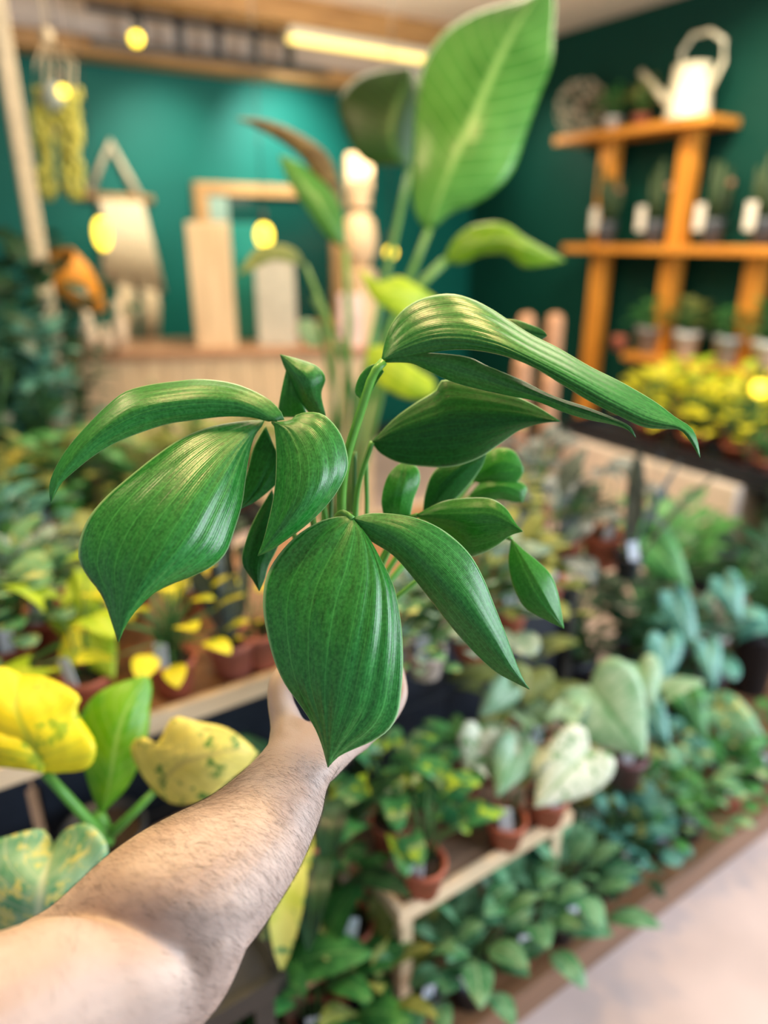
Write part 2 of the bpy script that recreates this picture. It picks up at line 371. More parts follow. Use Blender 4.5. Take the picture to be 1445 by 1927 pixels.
# macrame wall hanging
wh = empty('macrame_hanging', ony(218, 370, 4.575), 0, 'cream macrame wall hanging under a triangle of cord on the teal wall', 'wall hanging')
P0 = ony(218, 370, 4.575)
def rel(px, py, Y=4.575): return ony(px, py, Y) - P0
b = MB(); b.tube([rel(150, 368), rel(287, 376)], .022, 8); b.build('dowel', BEAM, wh)
b = MB(); b.tube([rel(168, 366), rel(207, 268), rel(262, 372)], .022, 8); b.build('hanging_cord', CREAM, wh)
b = MB()
x0, x1, z0 = rel(188, 376).x, rel(262, 376).x, rel(230, 376).z
n = 12
for k in range(n):
    t = k / (n - 1); x = x0 + (x1 - x0) * t
    xe = rel(195 + 105 * t, 500).x; ze = rel(0 + 230, 528 + 24 * t).z
    b.tube([(x, 0, z0), ((x + xe) / 2 , -.01, (z0 + ze) / 2), (xe, 0, ze)], .018, 6)
b.build('knotted_panel', CREAM, wh)
b = MB()
for k in range(10):
    q = 228 + 68 * k / 9
    if 4 <= k <= 5: continue
    b.tube([rel(q - 4, 520), rel(q, 575), rel(q, 636)], [.012, .020, .014], 6)
b.build('tassel', CREAM, wh)

# hanging globe planter with trailing yellow-green pods (front left)
hp_o = U(105, 185, 3.0)
hp = empty('hanging_planter', hp_o, 0, 'glass globe planter in white cord trailing yellow strands by the cream post', 'planter')
hr = lambda x, y: U(x, y, 3.0) - hp_o
GLASS, N_, L_, P_ = newmat('milky_globe_glass'); P_.inputs['Base Color'].default_value = (.7, .8, .8, 1); P_.inputs['Roughness'].default_value = .15; P_.inputs['Transmission Weight'].default_value = .5
b = MB(); b.sphere((0, 0, 0), .062, 16, 12); b.build('globe', GLASS, hp)
b = MB(); top = hr(88, 66)
for q in (66, 84, 100, 122, 138): b.tube([top, hr(q + 2, 120), hr(q, 180), hr(q + 6, 260)], .004, 5)
b.tube([top, Vector((top.x, top.y, 2.70 - hp_o.z))], .004, 5)
b.build('cord', CREAM, hp)
b = MB(); b.sphere(top, .03, 10, 8); b.build('cord_knot', CREAM, hp)
YS = leafmat('yellow_green_strand', (.40, .42, .06), (.60, .56, .10), None, .5, .2)
b = MB()
for (ax, bx) in ((70, 82), (78, 90), (92, 98), (122, 140), (132, 152), (145, 146), (108, 128)):
    for k in range(16):
        t = k / 15; c_ = hr(ax + (bx - ax) * t, 175 + 190 * t); b.sphere(c_ + Vector((random.uniform(-.015, .015), random.uniform(-.01, .01), 0)), .017, 6, 4, (1, 1, 1.6))
b.build('trailing_strand', YS, hp)

# lamps: pendants and bulbs, and an added ball for the globe's glow
def pendant(px, py, d, h, r, label, cord=True):
    o0 = U(px, py, d); t = empty('pendant_bulb', o0, 0, label, 'lamp')
    b = MB(); b.sphere((0, 0, 0), r, 16, 12, (1, 1, h)); b.build('bulb', BULB, t)
    b = MB(); b.lathe([(.012, r * h * .9), (.014, r * h + .05), (.006, r * h + .055)], n=12); b.build('socket', BLACKM, t)
    if cord:
        b = MB(); b.tube([(0, 0, r * h + .05), (0, 0, 2.70 - o0.z)], .0025, 5); b.build('cord', BLACKM, t)
pendant(192, 440, 3.1, 1.9, .036, 'long glowing yellow bulb hanging before the macrame hanging')
pendant(497, 443, 3.1, 1.35, .037, 'rounded glowing yellow bulb hanging before the mirror')
pendant(735, 475, 3.1, 1.0, .026, 'small round glowing bulb hanging right of the carved pole')
pendant(256, 73, 3.2, 1.0, .030, 'round glowing bulb near the ceiling left of the black rack')
pendant(118, 172, 2.85, 1.0, .022, 'added pale glowing ball imitating the glow on the glass globe planter')  # no real bulb: added emitter for the glow on the globe
# carved pole and goods right of the mirror
cp = on_counter(690, 655, .3)
cpo = empty('carved_pole', cp, ang, 'stacked cream carved wooden pole standing on the right end of the counter', 'carved pole')
b = MB(); b.lathe([(.09, 0), (.09, .36), (.05, .38)], n=4); b.build('base_block', PALEW, cpo, False)
b = MB(); b.lathe([(.045, .38), (.085, .44), (.092, .52), (.08, .60), (.04, .66)], n=20); b.build('bead', PALEW, cpo)
b = MB(); b.lathe([(.04, .66), (.062, .67), (.062, .73), (.045, .74)], n=20); b.build('collar', PALEW, cpo)
b = MB(); b.box((0, 0, .83), (.13, .13, .18)); b.build('top_block', PALEW, cpo, False, .01)
box_thing('gift_box', on_counter(664, 655, .1), (.12, .05, .26), mat('pink_cream_box', (.75, .55, .50), .5, var=.3, scale=12), 'pinkish cream printed box leaning by the carved pole on the counter', 'box', ang)

# wicker cone and small white vases on the counter's left
wo = U(150, 540, 3.05)
b = MB(); b.lathe([(.03, -.14), (.07, -.05), (.09, .05), (.085, .14), (.075, .14), (.06, -.02), (.02, -.12)], n=20)
o = b.build('wicker_basket', ORANGE); o.location = (wo.x, wo.y, wo.z); o.rotation_euler = (R(20), R(-38), 0)
tag(o, 'orange wicker basket tipped on its side at the left of the counter', 'basket')
VM = mat('cream_ceramic', (.66, .52, .36), .4)
for (px, h, r, lb) in ((185, .20, .045, 'cream ceramic vase nearest the tipped orange basket'), (240, .24, .035, 'slim white bottle vase below the macrame hanging'), (215, .12, .04, 'low cream pot between the two vases on the counter')):
    b = MB(); b.lathe([(r * .7, 0), (r, h * .25), (r, h * .5), (r * .45, h * .75), (r * .5, h), (r * .3, h), (r * .3, h * .8)], n=18)
    o = b.build('vase', VM); o.location = on_counter(px, 650, .15); tag(o, lb, 'vase')

# ------------------------------------------------------------------ shelves on the right wall
su = empty('shelf_unit', (3.79, 2.8, 0), 0, 'orange wooden wall shelf with three boards and posts on the dark green wall', 'shelf')
SD = .26
def board(za, y0, y1):
    b = MB(); b.box((-SD / 2, (y0 + y1) / 2 - 2.8, za), (SD, y1 - y0, .045)); b.build('shelf_board', SHELFW, su, False, .004)
X = 3.79 - SD
zt = onx(1180, 245, X).z; yt0, yt1 = onx(1335, 230, X).y, onx(1042, 262, X).y
z2 = onx(1250, 470, X).z; y20, y21 = 1.5, onx(1058, 468, X).y
z3 = onx(1300, 690, X).z; y31 = onx(1170, 665, X).y
board(zt, yt0, yt1); board(z2, y20, y21); board(z3, y20, y31)
def upright(px, py, z0, z1):
    y = onx(px, py, X + .12).y
    b = MB(); b.box((-SD + .15, y - 2.8, (z0 + z1) / 2), (.08, .10, z1 - z0)); b.build('upright', SHELFV, su, False, .005)
upright(1140, 320, z2, zt); upright(1285, 340, z2, zt)
upright(1118, 570, .0, z2); upright(1252, 550, z3, z2); upright(1410, 560, z3, z2); upright(1285, 760, 0, z3)

def pot_mb(r, h, rim=True, n=22):
    b = MB(); t = r * .08
    pr = [(r * .72, 0), (r * .93, h * .80)]
    pr += [(r * 1.0, h * .80), (r * 1.02, h)] if rim else [(r, h)]
    pr += [(r * 1.02 - t, h), (r * .9 - t, h * .86)]
    b.lathe(pr, n=n); return b
def potted(name, loc, r, h, pm, label, cat='plant', group=None, rz=0, tagd=None, tagsz=(.024, .002, .07), rim=True):
    t = empty(name, loc, rz, label, cat, group)
    pot_mb(r, h, rim).build('pot', pm, t)
    b = MB(); b.lathe([(r * .86, h * .80), (r * .86, h * .87)], n=18); b.build('soil', SOIL, t, False)
    if tagd is not None:
        b = MB(); m_ = Matrix.Rotation(R(random.uniform(-14, 14)), 3, 'Y')
        b.box((math.cos(tagd) * r * .8, math.sin(tagd) * r * .8, h * .85 + tagsz[2] * .35), tagsz, rot=Matrix.Rotation(tagd + math.pi / 2, 3, 'Z') @ m_)
        b.build('plant_tag', TAGM, t, False)
    return t
CAMDIR = math.atan2(-.838, -.545)   # towards the photographer
# ------------------------------------------------------------------ leaf and plant builders
def leaf(mb, base, az, pitch, L, W, kind='oval', droop=.8, fold=.15, nu=4, nv=7, roll=0):
    """a curved blade added to mb; az heading, pitch above the horizon"""
    h = Vector((math.cos(az), math.sin(az), 0)); s = Vector((-math.sin(az), math.cos(az), 0)); z = Vector((0, 0, 1))
    vs = []; uvs = []; p = Vector(base); st = L / nv
    for i in range(nv + 1):
        v = i / nv; a = pitch - droop * v
        fwd = h * math.cos(a) + z * math.sin(a); nrm = z * math.cos(a) - h * math.sin(a)
        sd = (s * math.cos(roll) + nrm * math.sin(roll)); nn = nrm * math.cos(roll) - s * math.sin(roll)
        if kind == 'heart': wv = (1 - v) ** .62 * (.78 + .6 * v) ; lb = .30 * (1 - v) ** 3
        elif kind == 'lance': wv = max(.03, math.sin(math.pi * min(1, (v * .9 + .08))) ** .8); lb = 0
        elif kind == 'round': wv = max(.05, math.sin(math.pi * (v * .94 + .03)) ** .5); lb = .1 * (1 - v) ** 3
        else: wv = max(.03, math.sin(math.pi * (v ** .85 * .97 + .02)) ** .75); lb = 0
        wv = max(wv, .02)
        for j in range(nu + 1):
            u = -1 + 2 * j / nu
            q = p + sd * (u * W / 2 * wv) + nn * (fold * abs(u) * W * wv * .5 - .06 * W * (u * u)) - fwd * (lb * L * abs(u) ** 1.5)
            vs.append(q); uvs.append(((u + 1) / 2, v))
        p = p + fwd * st
    fs = [(i * (nu + 1) + j, i * (nu + 1) + j + 1, (i + 1) * (nu + 1) + j + 1, (i + 1) * (nu + 1) + j) for i in range(nv) for j in range(nu)]
    mb.add(vs, fs, uvs)
SP = { # kind, leaf length, leaf width, count, height, spread, pitch, droop
 'heart':   ('heart', .13, .12, 9, .22, .13, .1, 1.0),
 'bush':    ('oval', .065, .04, 46, .16, .11, .4, .8),
 'round':   ('round', .05, .048, 44, .13, .10, .4, .7),
 'lance':   ('lance', .17, .045, 14, .14, .06, 1.1, 1.0),
 'calathea':('oval', .12, .06, 20, .16, .09, .7, 1.1),
 'big':     ('oval', .17, .09, 12, .22, .11, .6, 1.0),
 'upright': ('lance', .26, .05, 9, .05, .03, 1.35, .25),
 'small':   ('oval', .038, .026, 70, .12, .10, .5, .7),
 'philo':   ('heart', .085, .07, 20, .17, .13, .2, 1.1),
}
def fill(t, sp, m, r, h, sc=1, n=None, seed=0, cone=2 * math.pi, a0=0, stem=STEMD):
    rnd = random.Random(seed * 17 + 3)
    kind, L, W, cnt, H, S, pt, dr = SP[sp]; cnt = n or cnt
    fm, sm = MB(), MB()
    for i in range(cnt):
        az = a0 + (i * 2.39996 % (2 * math.pi) if cone > 6 else rnd.uniform(-cone / 2, cone / 2)) + rnd.uniform(-.3, .3)
        k = ((i + .5) / cnt)
        rad = S * sc * (.25 + .95 * k ** .7) * rnd.uniform(.7, 1.1); hh = h * .85 + H * sc * (1.15 - .85 * k ** 1.3) * rnd.uniform(.75, 1.1)
        base = Vector((math.cos(az) * rad, math.sin(az) * rad, max(hh, h * .9)))
        root = Vector((math.cos(az) * r * .25, math.sin(az) * r * .25, h * .84))
        mid = (root + base) / 2 + Vector((-math.cos(az) * rad * .25, -math.sin(az) * rad * .25, H * sc * .12))
        if i < 40: sm.tube([root, mid, base], [.0028 * sc, .0022 * sc, .0015 * sc], 4)
        ls = sc * rnd.uniform(.75, 1.15)
        leaf(fm, base, az, pt + rnd.uniform(-.3, .3) + .4 * (1 - k), L * ls, W * ls, kind, dr * rnd.uniform(.7, 1.3), roll=rnd.uniform(-.25, .25))
    sm.build('stem', stem, t); fm.build('foliage', m, t)

def plant(px, py, z, sp, m, label, name='potted_plant', r=.045, h=.075, pm=None, sc=1., n=None, tagged=True, group=None, cat='plant', loc=None, cone=7, a0=0):
    plant.k += 1
    q = loc or onz(px, py, z)
    t = potted(name, (q[0], q[1], z), r, h, pm or TERRA, label, cat, group, tagd=(CAMDIR + random.uniform(-.5, .5)) if tagged else None)
    fill(t, sp, LM[m], r, h, sc, n, plant.k, cone, a0)
    return t
plant.k = 0
# ------------------------------------------------------------------ things on the wall shelf
SX = 3.79 - SD * .62
def on_shelf(px, py, z): q = onx(px, py, SX); return (SX, q.y, z)
# top board: flower ball, small plant, watering can, dim round pot behind
q = onx(1095, 190, SX)
wb = empty('flower_ball', (SX, q.y, zt + .022), 0, 'round ball of dried white speckled twigs at the left end of the top shelf', 'decoration')
b = MB(); rnd = random.Random(4)
for k in range(170):
    a_, z_ = rnd.uniform(0, 6.28), rnd.uniform(-1, 1); rr = math.sqrt(1 - z_ * z_); d_ = Vector((rr * math.cos(a_), rr * math.sin(a_), z_)); b.sphere(Vector((0, 0, .15)) + d_ * .145, .011, 5, 4)
b.build('dried_flower_heads', mat('dried_cream_flowers', (.50, .42, .30), .8), wb)['kind'] = 'stuff'
b = MB()
for k in range(60):
    a_, z_ = rnd.uniform(0, 6.28), rnd.uniform(-1, 1); rr = math.sqrt(1 - z_ * z_); d_ = Vector((rr * math.cos(a_), rr * math.sin(a_), z_)); b.tube([Vector((0, 0, .15)), Vector((0, 0, .15)) + d_ * .14], .003, 4)
b.build('twigs', mat('brown_twigs', (.14, .09, .05), .8), wb)
plant(0, 0, zt + .022, 'small', 'mid', 'small leafy green plant in a pale pot between the twig ball and the watering can', r=.05, h=.07, pm=WHITEPOT, sc=1.1, tagged=False, loc=on_shelf(1152, 235, 0))
plant(0, 0, zt + .022, 'small', 'olive', 'low olive green plant behind the spout of the watering can', r=.05, h=.06, pm=TERRA2, sc=1.1, tagged=False, loc=on_shelf(1205, 235, 0))
q = onx(1292, 222, SX)
wc = empty('watering_can', (SX, q.y, zt + .022), 0, 'cream white watering can with a long spout on the top shelf', 'watering can')
b = MB(); b.lathe([(.115, 0), (.115, .01), (.095, .25), (.088, .25), (.10, .02)], n=24); b.build('body', WHITEM, wc)
b = MB(); b.tube([(0, .07, .05), (0, .20, .16), (0, .33, .27)], [.026, .020, .016], 10); b.build('spout', WHITEM, wc)
b = MB(); b.tube([(0, .07, .24), (0, .085, .32), (0, .03, .385), (0, -.07, .385), (0, -.155, .33), (0, -.165, .24), (0, -.10, .10)], .011, 8); b.build('handle', WHITEM, wc)
# second board: four dark grey pots with pale tags
cac = ['left', 'mid', 'mid', 'right']
LB = ['dark cactus in a grey pot with a white tag, leftmost on the second shelf', 'dark cactus in a grey pot left of the thick upright on the second shelf', 'tall dark cactus in a grey pot just right of the thick upright', 'dark cactus in a grey pot at the right edge of the second shelf']
WT = mat('white_tag', (.80, .74, .66), .5, var=.02)
for i, px in enumerate((1138, 1226, 1336, 1432)):
    lo = on_shelf(px, 450, z2 + .022)
    t = potted('potted_cactus', lo, .065, .13, GREYPOT, LB[i], 'plant', 'cacti in grey pots on the second shelf', rim=False)
    b = MB(); b.box((-.07, .035, .14), (.004, .055, .13)); b.build('plant_tag', WT, t, False)
    b = MB(); rnd = random.Random(i)
    for k in range(7):
        a_ = rnd.uniform(0, 6.28); rr = rnd.uniform(0, .07); hh = rnd.uniform(.18, .34)
        b.tube([(rr * .3 * math.cos(a_), rr * .3 * math.sin(a_), .11), (rr * math.cos(a_), rr * math.sin(a_), .11 + hh * .6), (rr * 1.2 * math.cos(a_), rr * 1.2 * math.sin(a_), .11 + hh)], [.018, .020, .010], 8)
    b.build('cactus_body', LM['cactus'], t)
    b = MB(); b.sphere((.0, -.07, .30), .018, 8, 6); b.build('cactus_flower', mat('dull_pink_flower', (.3, .16, .10), .7), t)
# third board
LB = ['bushy plant in a grey pot at the left end of the lower wall shelf', 'bushy green plant in a bright white pot on the lower wall shelf', 'bushy plant in a pale grey pot right of the white pot', 'plant in a large white pot at the right edge of the lower shelf']
for i, (px, pm, sp, m, sc) in enumerate(((1212, mat('grey_pot', (.30, .29, .28), .5), 'bush', 'mid', .9), (1284, WHITEPOT, 'bush', 'olive', 1.0), (1362, mat('pale_grey_pot', (.42, .46, .50), .5), 'bush', 'mid', .9), (1436, WHITEPOT, 'bush', 'mid', 1.0))):
    lo = on_shelf(px, 690, 0)
    plant(0, 0, z3 + .022, sp, m, LB[i], r=.075, h=.15, pm=pm, sc=sc, tagged=False, loc=lo, group='pots on the lower wall shelf')
lo = on_shelf(1172, 672, z3 + .022)
b = MB(); b.lathe([(.035, 0), (.045, .06), (.05, .08), (.04, .08), (.035, .02)], n=16); o = b.build('terracotta_bowl', TERRA); o.location = (lo[0] - .05, lo[1], lo[2]); tag(o, 'small empty terracotta bowl at the left tip of the lower wall shelf', 'bowl')

# coir poles in the corner beyond the big leaf
COIR = mat('pinkish_coir', (.52, .28, .16), .9, var=.3, scale=60, bump=.6)
for i, (px, py, h_, lb) in enumerate(((992, 590, 1.12, 'round-topped pinkish wooden stake, left one of the taller pair behind the pointed leaf'), (1046, 590, 1.13, 'round-topped pinkish wooden stake, right one of the taller pair'), (985, 672, .9, 'shorter pinkish stake under the taller pair, left one'), (1036, 700, .84, 'shorter pinkish stake under the taller pair, right one'))):
    t0 = U(px, py, 3.5 - .25 * (i > 1)); b = MB()
    b.lathe([(.042, 0), (.042, t0.z - .04), (.036, t0.z - .012), (.018, t0.z)], n=14)
    o = b.build('wooden_stake', COIR); o.location = (t0.x, t0.y, 0); tag(o, lb, 'stake', 'pinkish round-topped stakes')

# ------------------------------------------------------------------ furniture of the display
# black table with a wooden rim, black crates under it
def table(name, x0, x1, y0, y1, z, label, cat='table', rim=PALEX, top=None, legs=True, leg=PALEX, front=None, th=.03, lw=.035):
    cx, cy = (x0 + x1) / 2, (y0 + y1) / 2
    t = empty(name, (cx, cy, 0), 0, label, cat)
    hx, hy = (x1 - x0) / 2, (y1 - y0) / 2
    b = MB(); b.box((0, 0, z - th / 2 - .003), (hx * 2 - .02, hy * 2 - .02, th)); b.build('table_top', top or BENCHW, t, False)
    b = MB()
    b.box((0, -hy + .008, z - th / 2), (hx * 2, .016, th + .012)); b.box((0, hy - .008, z - th / 2), (hx * 2, .016, th + .012))
    b.box((-hx + .008, 0, z - th / 2), (.016, hy * 2 - .034, th + .012)); b.box((hx - .008, 0, z - th / 2), (.016, hy * 2 - .034, th + .012)); b.build('rim', rim, t, False, .002)
    zl = z - th - .008
    base = .09 if y0 < 1.2 else 0
    for sx in (-1, 1):
        for sy in (-1, 1):
            b = MB(); b.box((sx * (hx - lw), sy * (hy - lw), (zl + base) / 2), (lw, lw, zl - base)); b.build('leg', leg, t, False, .002)
    return t
T3 = table('display_table', -.55, 1.36, 1.09, 1.72, .70, 'long black display table with a pale wooden rim across the middle of the shop', top=wood('brown_table_top', (.20, .09, .04), (.38, .18, .08), 0, .4), leg=BLACKM)
for i, (x, lb) in enumerate(((-.22, 'black plastic crate below the table at the far left, behind the yellow leaf'), (.24, 'black plastic crate under the table rim left of the hand'), (.70, 'black plastic crate under the table just right of the hand'), (1.14, 'black plastic crate under the right end of the table'))):
    t = empty('plastic_crate', (x, 1.36, 0.09), 0, lb, 'crate', 'black crates stacked below the display table')
    b = MB(); b.box((0, -.22, .28), (.44, .02, .56)); b.box((0, .22, .28), (.44, .02, .56)); b.box((-.21, 0, .28), (.02, .42, .56)); b.box((.21, 0, .28), (.02, .42, .56)); b.box((0, 0, .01), (.40, .42, .02)); b.build('crate_body', BLACKP, t, False, .004)
    b = MB(); b.box((0, -.225, .545), (.455, .03, .03)); b.box((0, -.225, .36), (.455, .025, .02)); b.build('crate_rib', BLACKP, t, False, .003)
T4 = table('back_table', -1.2, .95, 2.15, 2.95, .58, 'dark table crowded with yellow green plants in front of the counter', rim=BLACKM, leg=BLACKM, top=BLACKP)
T2 = table('wooden_bench', .50, .93, .72, 1.0, .40, 'low wooden bench with pale legs at the front right of the display', leg=PALEX, th=.018, lw=.026)
T1 = table('wooden_stool', .30, .49, .80, 1.0, .26, 'small low wooden bench left of the taller bench', rim=wood('tan_rim', (.45, .25, .13), (.6, .36, .2), 0), th=.018, leg=BENCHW)
T0 = table('dark_bench', -.75, .28, .70, 1.02, .45, 'dark bench behind the forearm under the yellow leaves', rim=BLACKM, leg=BLACKM, top=BLACKP)
T5 = table('side_bench', .98, 1.5, .90, 1.05, .30, 'low dark bench beside the large heart-shaped leaves', rim=BENCHW, leg=BENCHW, th=.018)

# pale plinth with yellow plants
pl = empty('display_plinth', (3.15, 2.05, 0), 0, 'large pale wooden plinth below the yellow plants at the right wall', 'plinth')
b = MB(); b.box((0, 0, .25), (.70, 1.0, .50)); b.build('plinth_body', PALEX if False else mat('pinkish_pale_board', (.82, .71, .62), .55, var=.06), pl, False, .005)
dk = empty('plant_tray', (3.17, 1.75, .50), 0, 'long dark tray holding the yellow plants on top of the pale plinth', 'tray')
b = MB(); b.box((0, 0, .02), (.64, 1.7, .04)); b.build('tray_floor', BLACKP, dk, False)
b = MB(); b.box((-.31, 0, .055), (.02, 1.7, .05)); b.box((.31, 0, .055), (.02, 1.7, .05)); b.box((0, .84, .055), (.60, .02, .05)); b.box((0, -.84, .055), (.60, .02, .05)); b.build('tray_rim', BLACKP, dk, False)
box_thing('dark_cabinet', (3.17, 1.13, 0), (.66, .60, .498), mat('dark_green_board', (.006, .03, .025), .6), 'dark green cabinet right of the pale plinth', 'cabinet')
YP = [(1225, 800, 'yellow', 'yellow-leaved plant at the left end of the dark tray'), (1290, 770, 'lime', 'lime green plant at the back of the dark tray, second from the left'), (1300, 850, 'yellow', 'yellow plant at the front of the tray above the pale plinth'), (1370, 790, 'lime', 'broad lime plant in the middle of the dark tray'), (1385, 860, 'yellow', 'bright yellow plant just left of the small orange pot'), (1440, 800, 'yellow', 'yellow plant at the right photo edge on the dark tray')]
for i, (px, py, m, lb) in enumerate(YP):
    q = onx(px, py, 2.99 + .30 * (i % 2)); plant(0, 0, .54, 'bush', m, lb, r=.07, h=.10, sc=1.45, n=34, tagged=False, loc=(q.x, max(1.0, min(2.5, q.y)), 0), group='yellow plants in the dark tray')
q = onz(1437, 880, .54)
plant(1437, 890, .54, 'small', 'mid', 'small green plant in an orange pot at the front right of the tray', r=.05, h=.08, pm=TERRA, sc=.8, tagged=False, loc=(2.93, onx(1437, 880, 2.93).y, 0))
pendant(1430, 731, 2.75, 1.0, .034, 'round glowing yellow bulb above the tray at the right edge', cord=False)

# ------------------------------------------------------------------ plants on the display table
G3 = 'potted plants on the display table'
plant(330, 1298, .70, 'bush', 'yellow', 'small yellow-leaved plant in a terracotta pot with a pale tag at the table rim', r=.045, h=.075, sc=1.0, n=30)
t = plant(172, 1325, .70, 'heart', 'lime', 'lime yellow plant in a terracotta pot left of the small yellow plant', r=.045, h=.07, sc=.85, n=5)
plant(440, 1262, .70, 'upright', 'grey', 'grey silver-veined plant with upright leaves behind the lower left leaf', r=.05, h=.08, pm=TERRA2, sc=.85, n=9, tagged=False)
plant(492, 1250, .70, 'small', 'yellow', 'small plant in a dusty pink pot at the table rim beside the hand', r=.045, h=.085, pm=TERRA2, sc=.7, n=14, tagged=False)
plant(30, 1270, .70, 'round', 'green_varieg', 'cream-flecked bushy plant at the left photo edge of the table', sc=1.3)
plant(95, 1215, .70, 'small', 'silver', 'silvery small-leaved plant behind the lime yellow plant', sc=1.3)
plant(15, 1130, .70, 'bush', 'teal', 'blue green bushy plant at the left photo edge behind the flecked one', sc=1.2)
plant(250, 1160, .70, 'bush', 'olive', 'olive plant in a terracotta pot below the large left leaf', sc=1.0, pm=TERRA)
plant(370, 1150, .70, 'small', 'dark', 'dark small-leaved plant between the silver-veined plant and the olive one', sc=1.2)
plant(800, 1268, .70, 'small', 'silver', 'small silvery fern-like plant in a pinkish white pot right of the large leaf', r=.04, h=.06, pm=mat('pinkish_white_pot', (.7, .58, .55), .5), sc=1.1)
plant(885, 1232, .70, 'round', 'silver', 'pale grey green plant in a terracotta pot at the table rim', r=.045, h=.06, sc=1.3, n=40)
plant(725, 1290, .70, 'small', 'green_varieg', 'small speckled plant in a pot half hidden by the front leaf', r=.04, h=.055, sc=1.1)
plant(955, 1190, .70, 'bush', 'olive', 'brownish olive plant right of the pale grey green one', r=.04, h=.06, sc=1.0)
plant(1022, 1140, .70, 'big', 'grey', 'grey broad-leaved plant behind the hanging small leaf', sc=.8, n=10)
plant(1130, 1060, .70, 'heart', 'grey', 'dark grey-leaved plant in a terracotta pot near the table end', r=.055, h=.09, pm=TERRA, sc=.75, n=7)
plant(1065, 1060, .70, 'small', 'dark', 'dark small plant left of the grey-leaved plant', sc=1.1, r=.04)
plant(1178, 1085, .70, 'upright', 'grey', 'tall narrow blue-grey plant at the right end of the table', r=.035, h=.06, sc=.9, n=6, pm=BLACKP)
plant(1000, 1010, .70, 'bush', 'grey', 'grey-brown bushy plant at the back of the table right end', sc=1.1)
plant(920, 1090, .70, 'bush', 'olive', 'olive bushy plant at the back of the table behind the glossy pointed leaf', sc=1.1)
plant(1080, 900, .70, 'heart', 'varieg', 'pale yellow-leaved plant above the pale plinth corner', sc=.75, n=5, loc=(1.72, 1.95, 0), tagged=False)

# back table rows
row = [(-60, 'olive'), (20, 'varieg'), (95, 'olive'), (165, 'mid'), (240, 'olive'), (315, 'olive'), (385, 'olive'), (455, 'olive')]
D4 = ['at the left photo edge', 'second from the left', 'below the curved left leaf tip', 'left of the drooping leaf edge', 'under the curved upper left leaf', 'between the two left leaves', 'behind the left leaf base', 'behind the rolled new leaf']
for i, (px, m) in enumerate(row):
    q = ony(px, 985, 2.3); sp = ('bush', 'round', 'bush', 'philo')[i % 4]
    plant(0, 0, .58, sp, m, 'yellow green plant in the back table\'s front row, ' + D4[i], r=.06, h=.09, sc=1.35, n=34, loc=(q.x, 2.32, 0), tagged=i % 2 == 0, group='yellow green plants on the back table')
for i, px in enumerate((40, 150, 260, 360, 470, 560)):
    q = ony(px, 900, 2.7)
    plant(0, 0, .58, ('bush', 'small')[i % 2], ('dark', 'mid', 'olive', 'dark', 'olive', 'mid')[i], ('darker' if i in (0, 3) else 'green') + ' plant in the back table\'s rear row, ' + ['leftmost in front of the dark corner', 'next to the counter left end', 'below the counter planks', 'behind the curved leaf', 'behind the left leaf base', 'below the gift box'][i], r=.06, h=.08, sc=.9, n=30, loc=(q.x, 2.72, 0), tagged=False, group='plants in the rear row of the back table')
# sprig in front of the counter
plant(0, 0, .58, 'upright', 'mid', 'narrow green sprig standing before the pale counter', r=.05, h=.07, sc=1.5, n=3, loc=(ony(330, 800, 2.5).x, 2.5, 0), tagged=False)
# dark corner plants at far left, tall
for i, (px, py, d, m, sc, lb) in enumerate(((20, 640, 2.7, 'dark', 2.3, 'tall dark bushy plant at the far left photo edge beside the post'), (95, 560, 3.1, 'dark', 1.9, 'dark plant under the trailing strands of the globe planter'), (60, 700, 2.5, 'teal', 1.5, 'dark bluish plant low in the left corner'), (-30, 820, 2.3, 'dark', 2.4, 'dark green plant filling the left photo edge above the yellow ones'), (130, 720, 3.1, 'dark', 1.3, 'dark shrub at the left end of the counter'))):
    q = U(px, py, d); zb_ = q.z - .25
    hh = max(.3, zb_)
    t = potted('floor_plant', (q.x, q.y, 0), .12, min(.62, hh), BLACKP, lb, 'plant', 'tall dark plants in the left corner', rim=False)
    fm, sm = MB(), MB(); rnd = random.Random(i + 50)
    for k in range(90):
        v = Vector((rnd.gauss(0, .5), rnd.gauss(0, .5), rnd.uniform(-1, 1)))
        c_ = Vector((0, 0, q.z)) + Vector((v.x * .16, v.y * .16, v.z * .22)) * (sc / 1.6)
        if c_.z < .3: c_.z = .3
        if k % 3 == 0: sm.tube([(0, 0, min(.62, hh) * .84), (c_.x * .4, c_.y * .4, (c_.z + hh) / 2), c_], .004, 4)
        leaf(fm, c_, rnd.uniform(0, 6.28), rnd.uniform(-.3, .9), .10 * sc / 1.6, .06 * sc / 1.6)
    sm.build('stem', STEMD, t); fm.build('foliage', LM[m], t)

# ------------------------------------------------------------------ plants low on the right
AWAY = math.atan2(.838, .545)
plant(0, 0, .40, 'philo', 'brasil', 'two-tone plant in a tagged terracotta pot at the bench left end', r=.042, h=.07, sc=.85, n=18, loc=onz(795, 1672, .40), cone=2.6, a0=AWAY)
plant(0, 0, .40, 'philo', 'white', 'pale marbled plant in a terracotta pot in the middle of the bench', r=.04, h=.065, sc=.75, n=9, loc=onz(950, 1585, .40), cone=2.6, a0=AWAY)
plant(0, 0, .40, 'philo', 'heart', 'pale heart-leaved plant in a terracotta pot at the bench right end', r=.045, h=.07, sc=.9, n=7, loc=onz(1025, 1540, .40), cone=2.6, a0=AWAY)
plant(0, 0, .40, 'philo', 'brasil', 'two-tone green plant at the back of the bench behind the arm', r=.042, h=.07, sc=.82, n=22, loc=onz(735, 1590, .40), tagged=False)
plant(0, 0, .40, 'philo', 'mid', 'green trailing plant at the back right of the bench', r=.042, h=.07, sc=.62, n=14, loc=onz(860, 1520, .40), tagged=False)
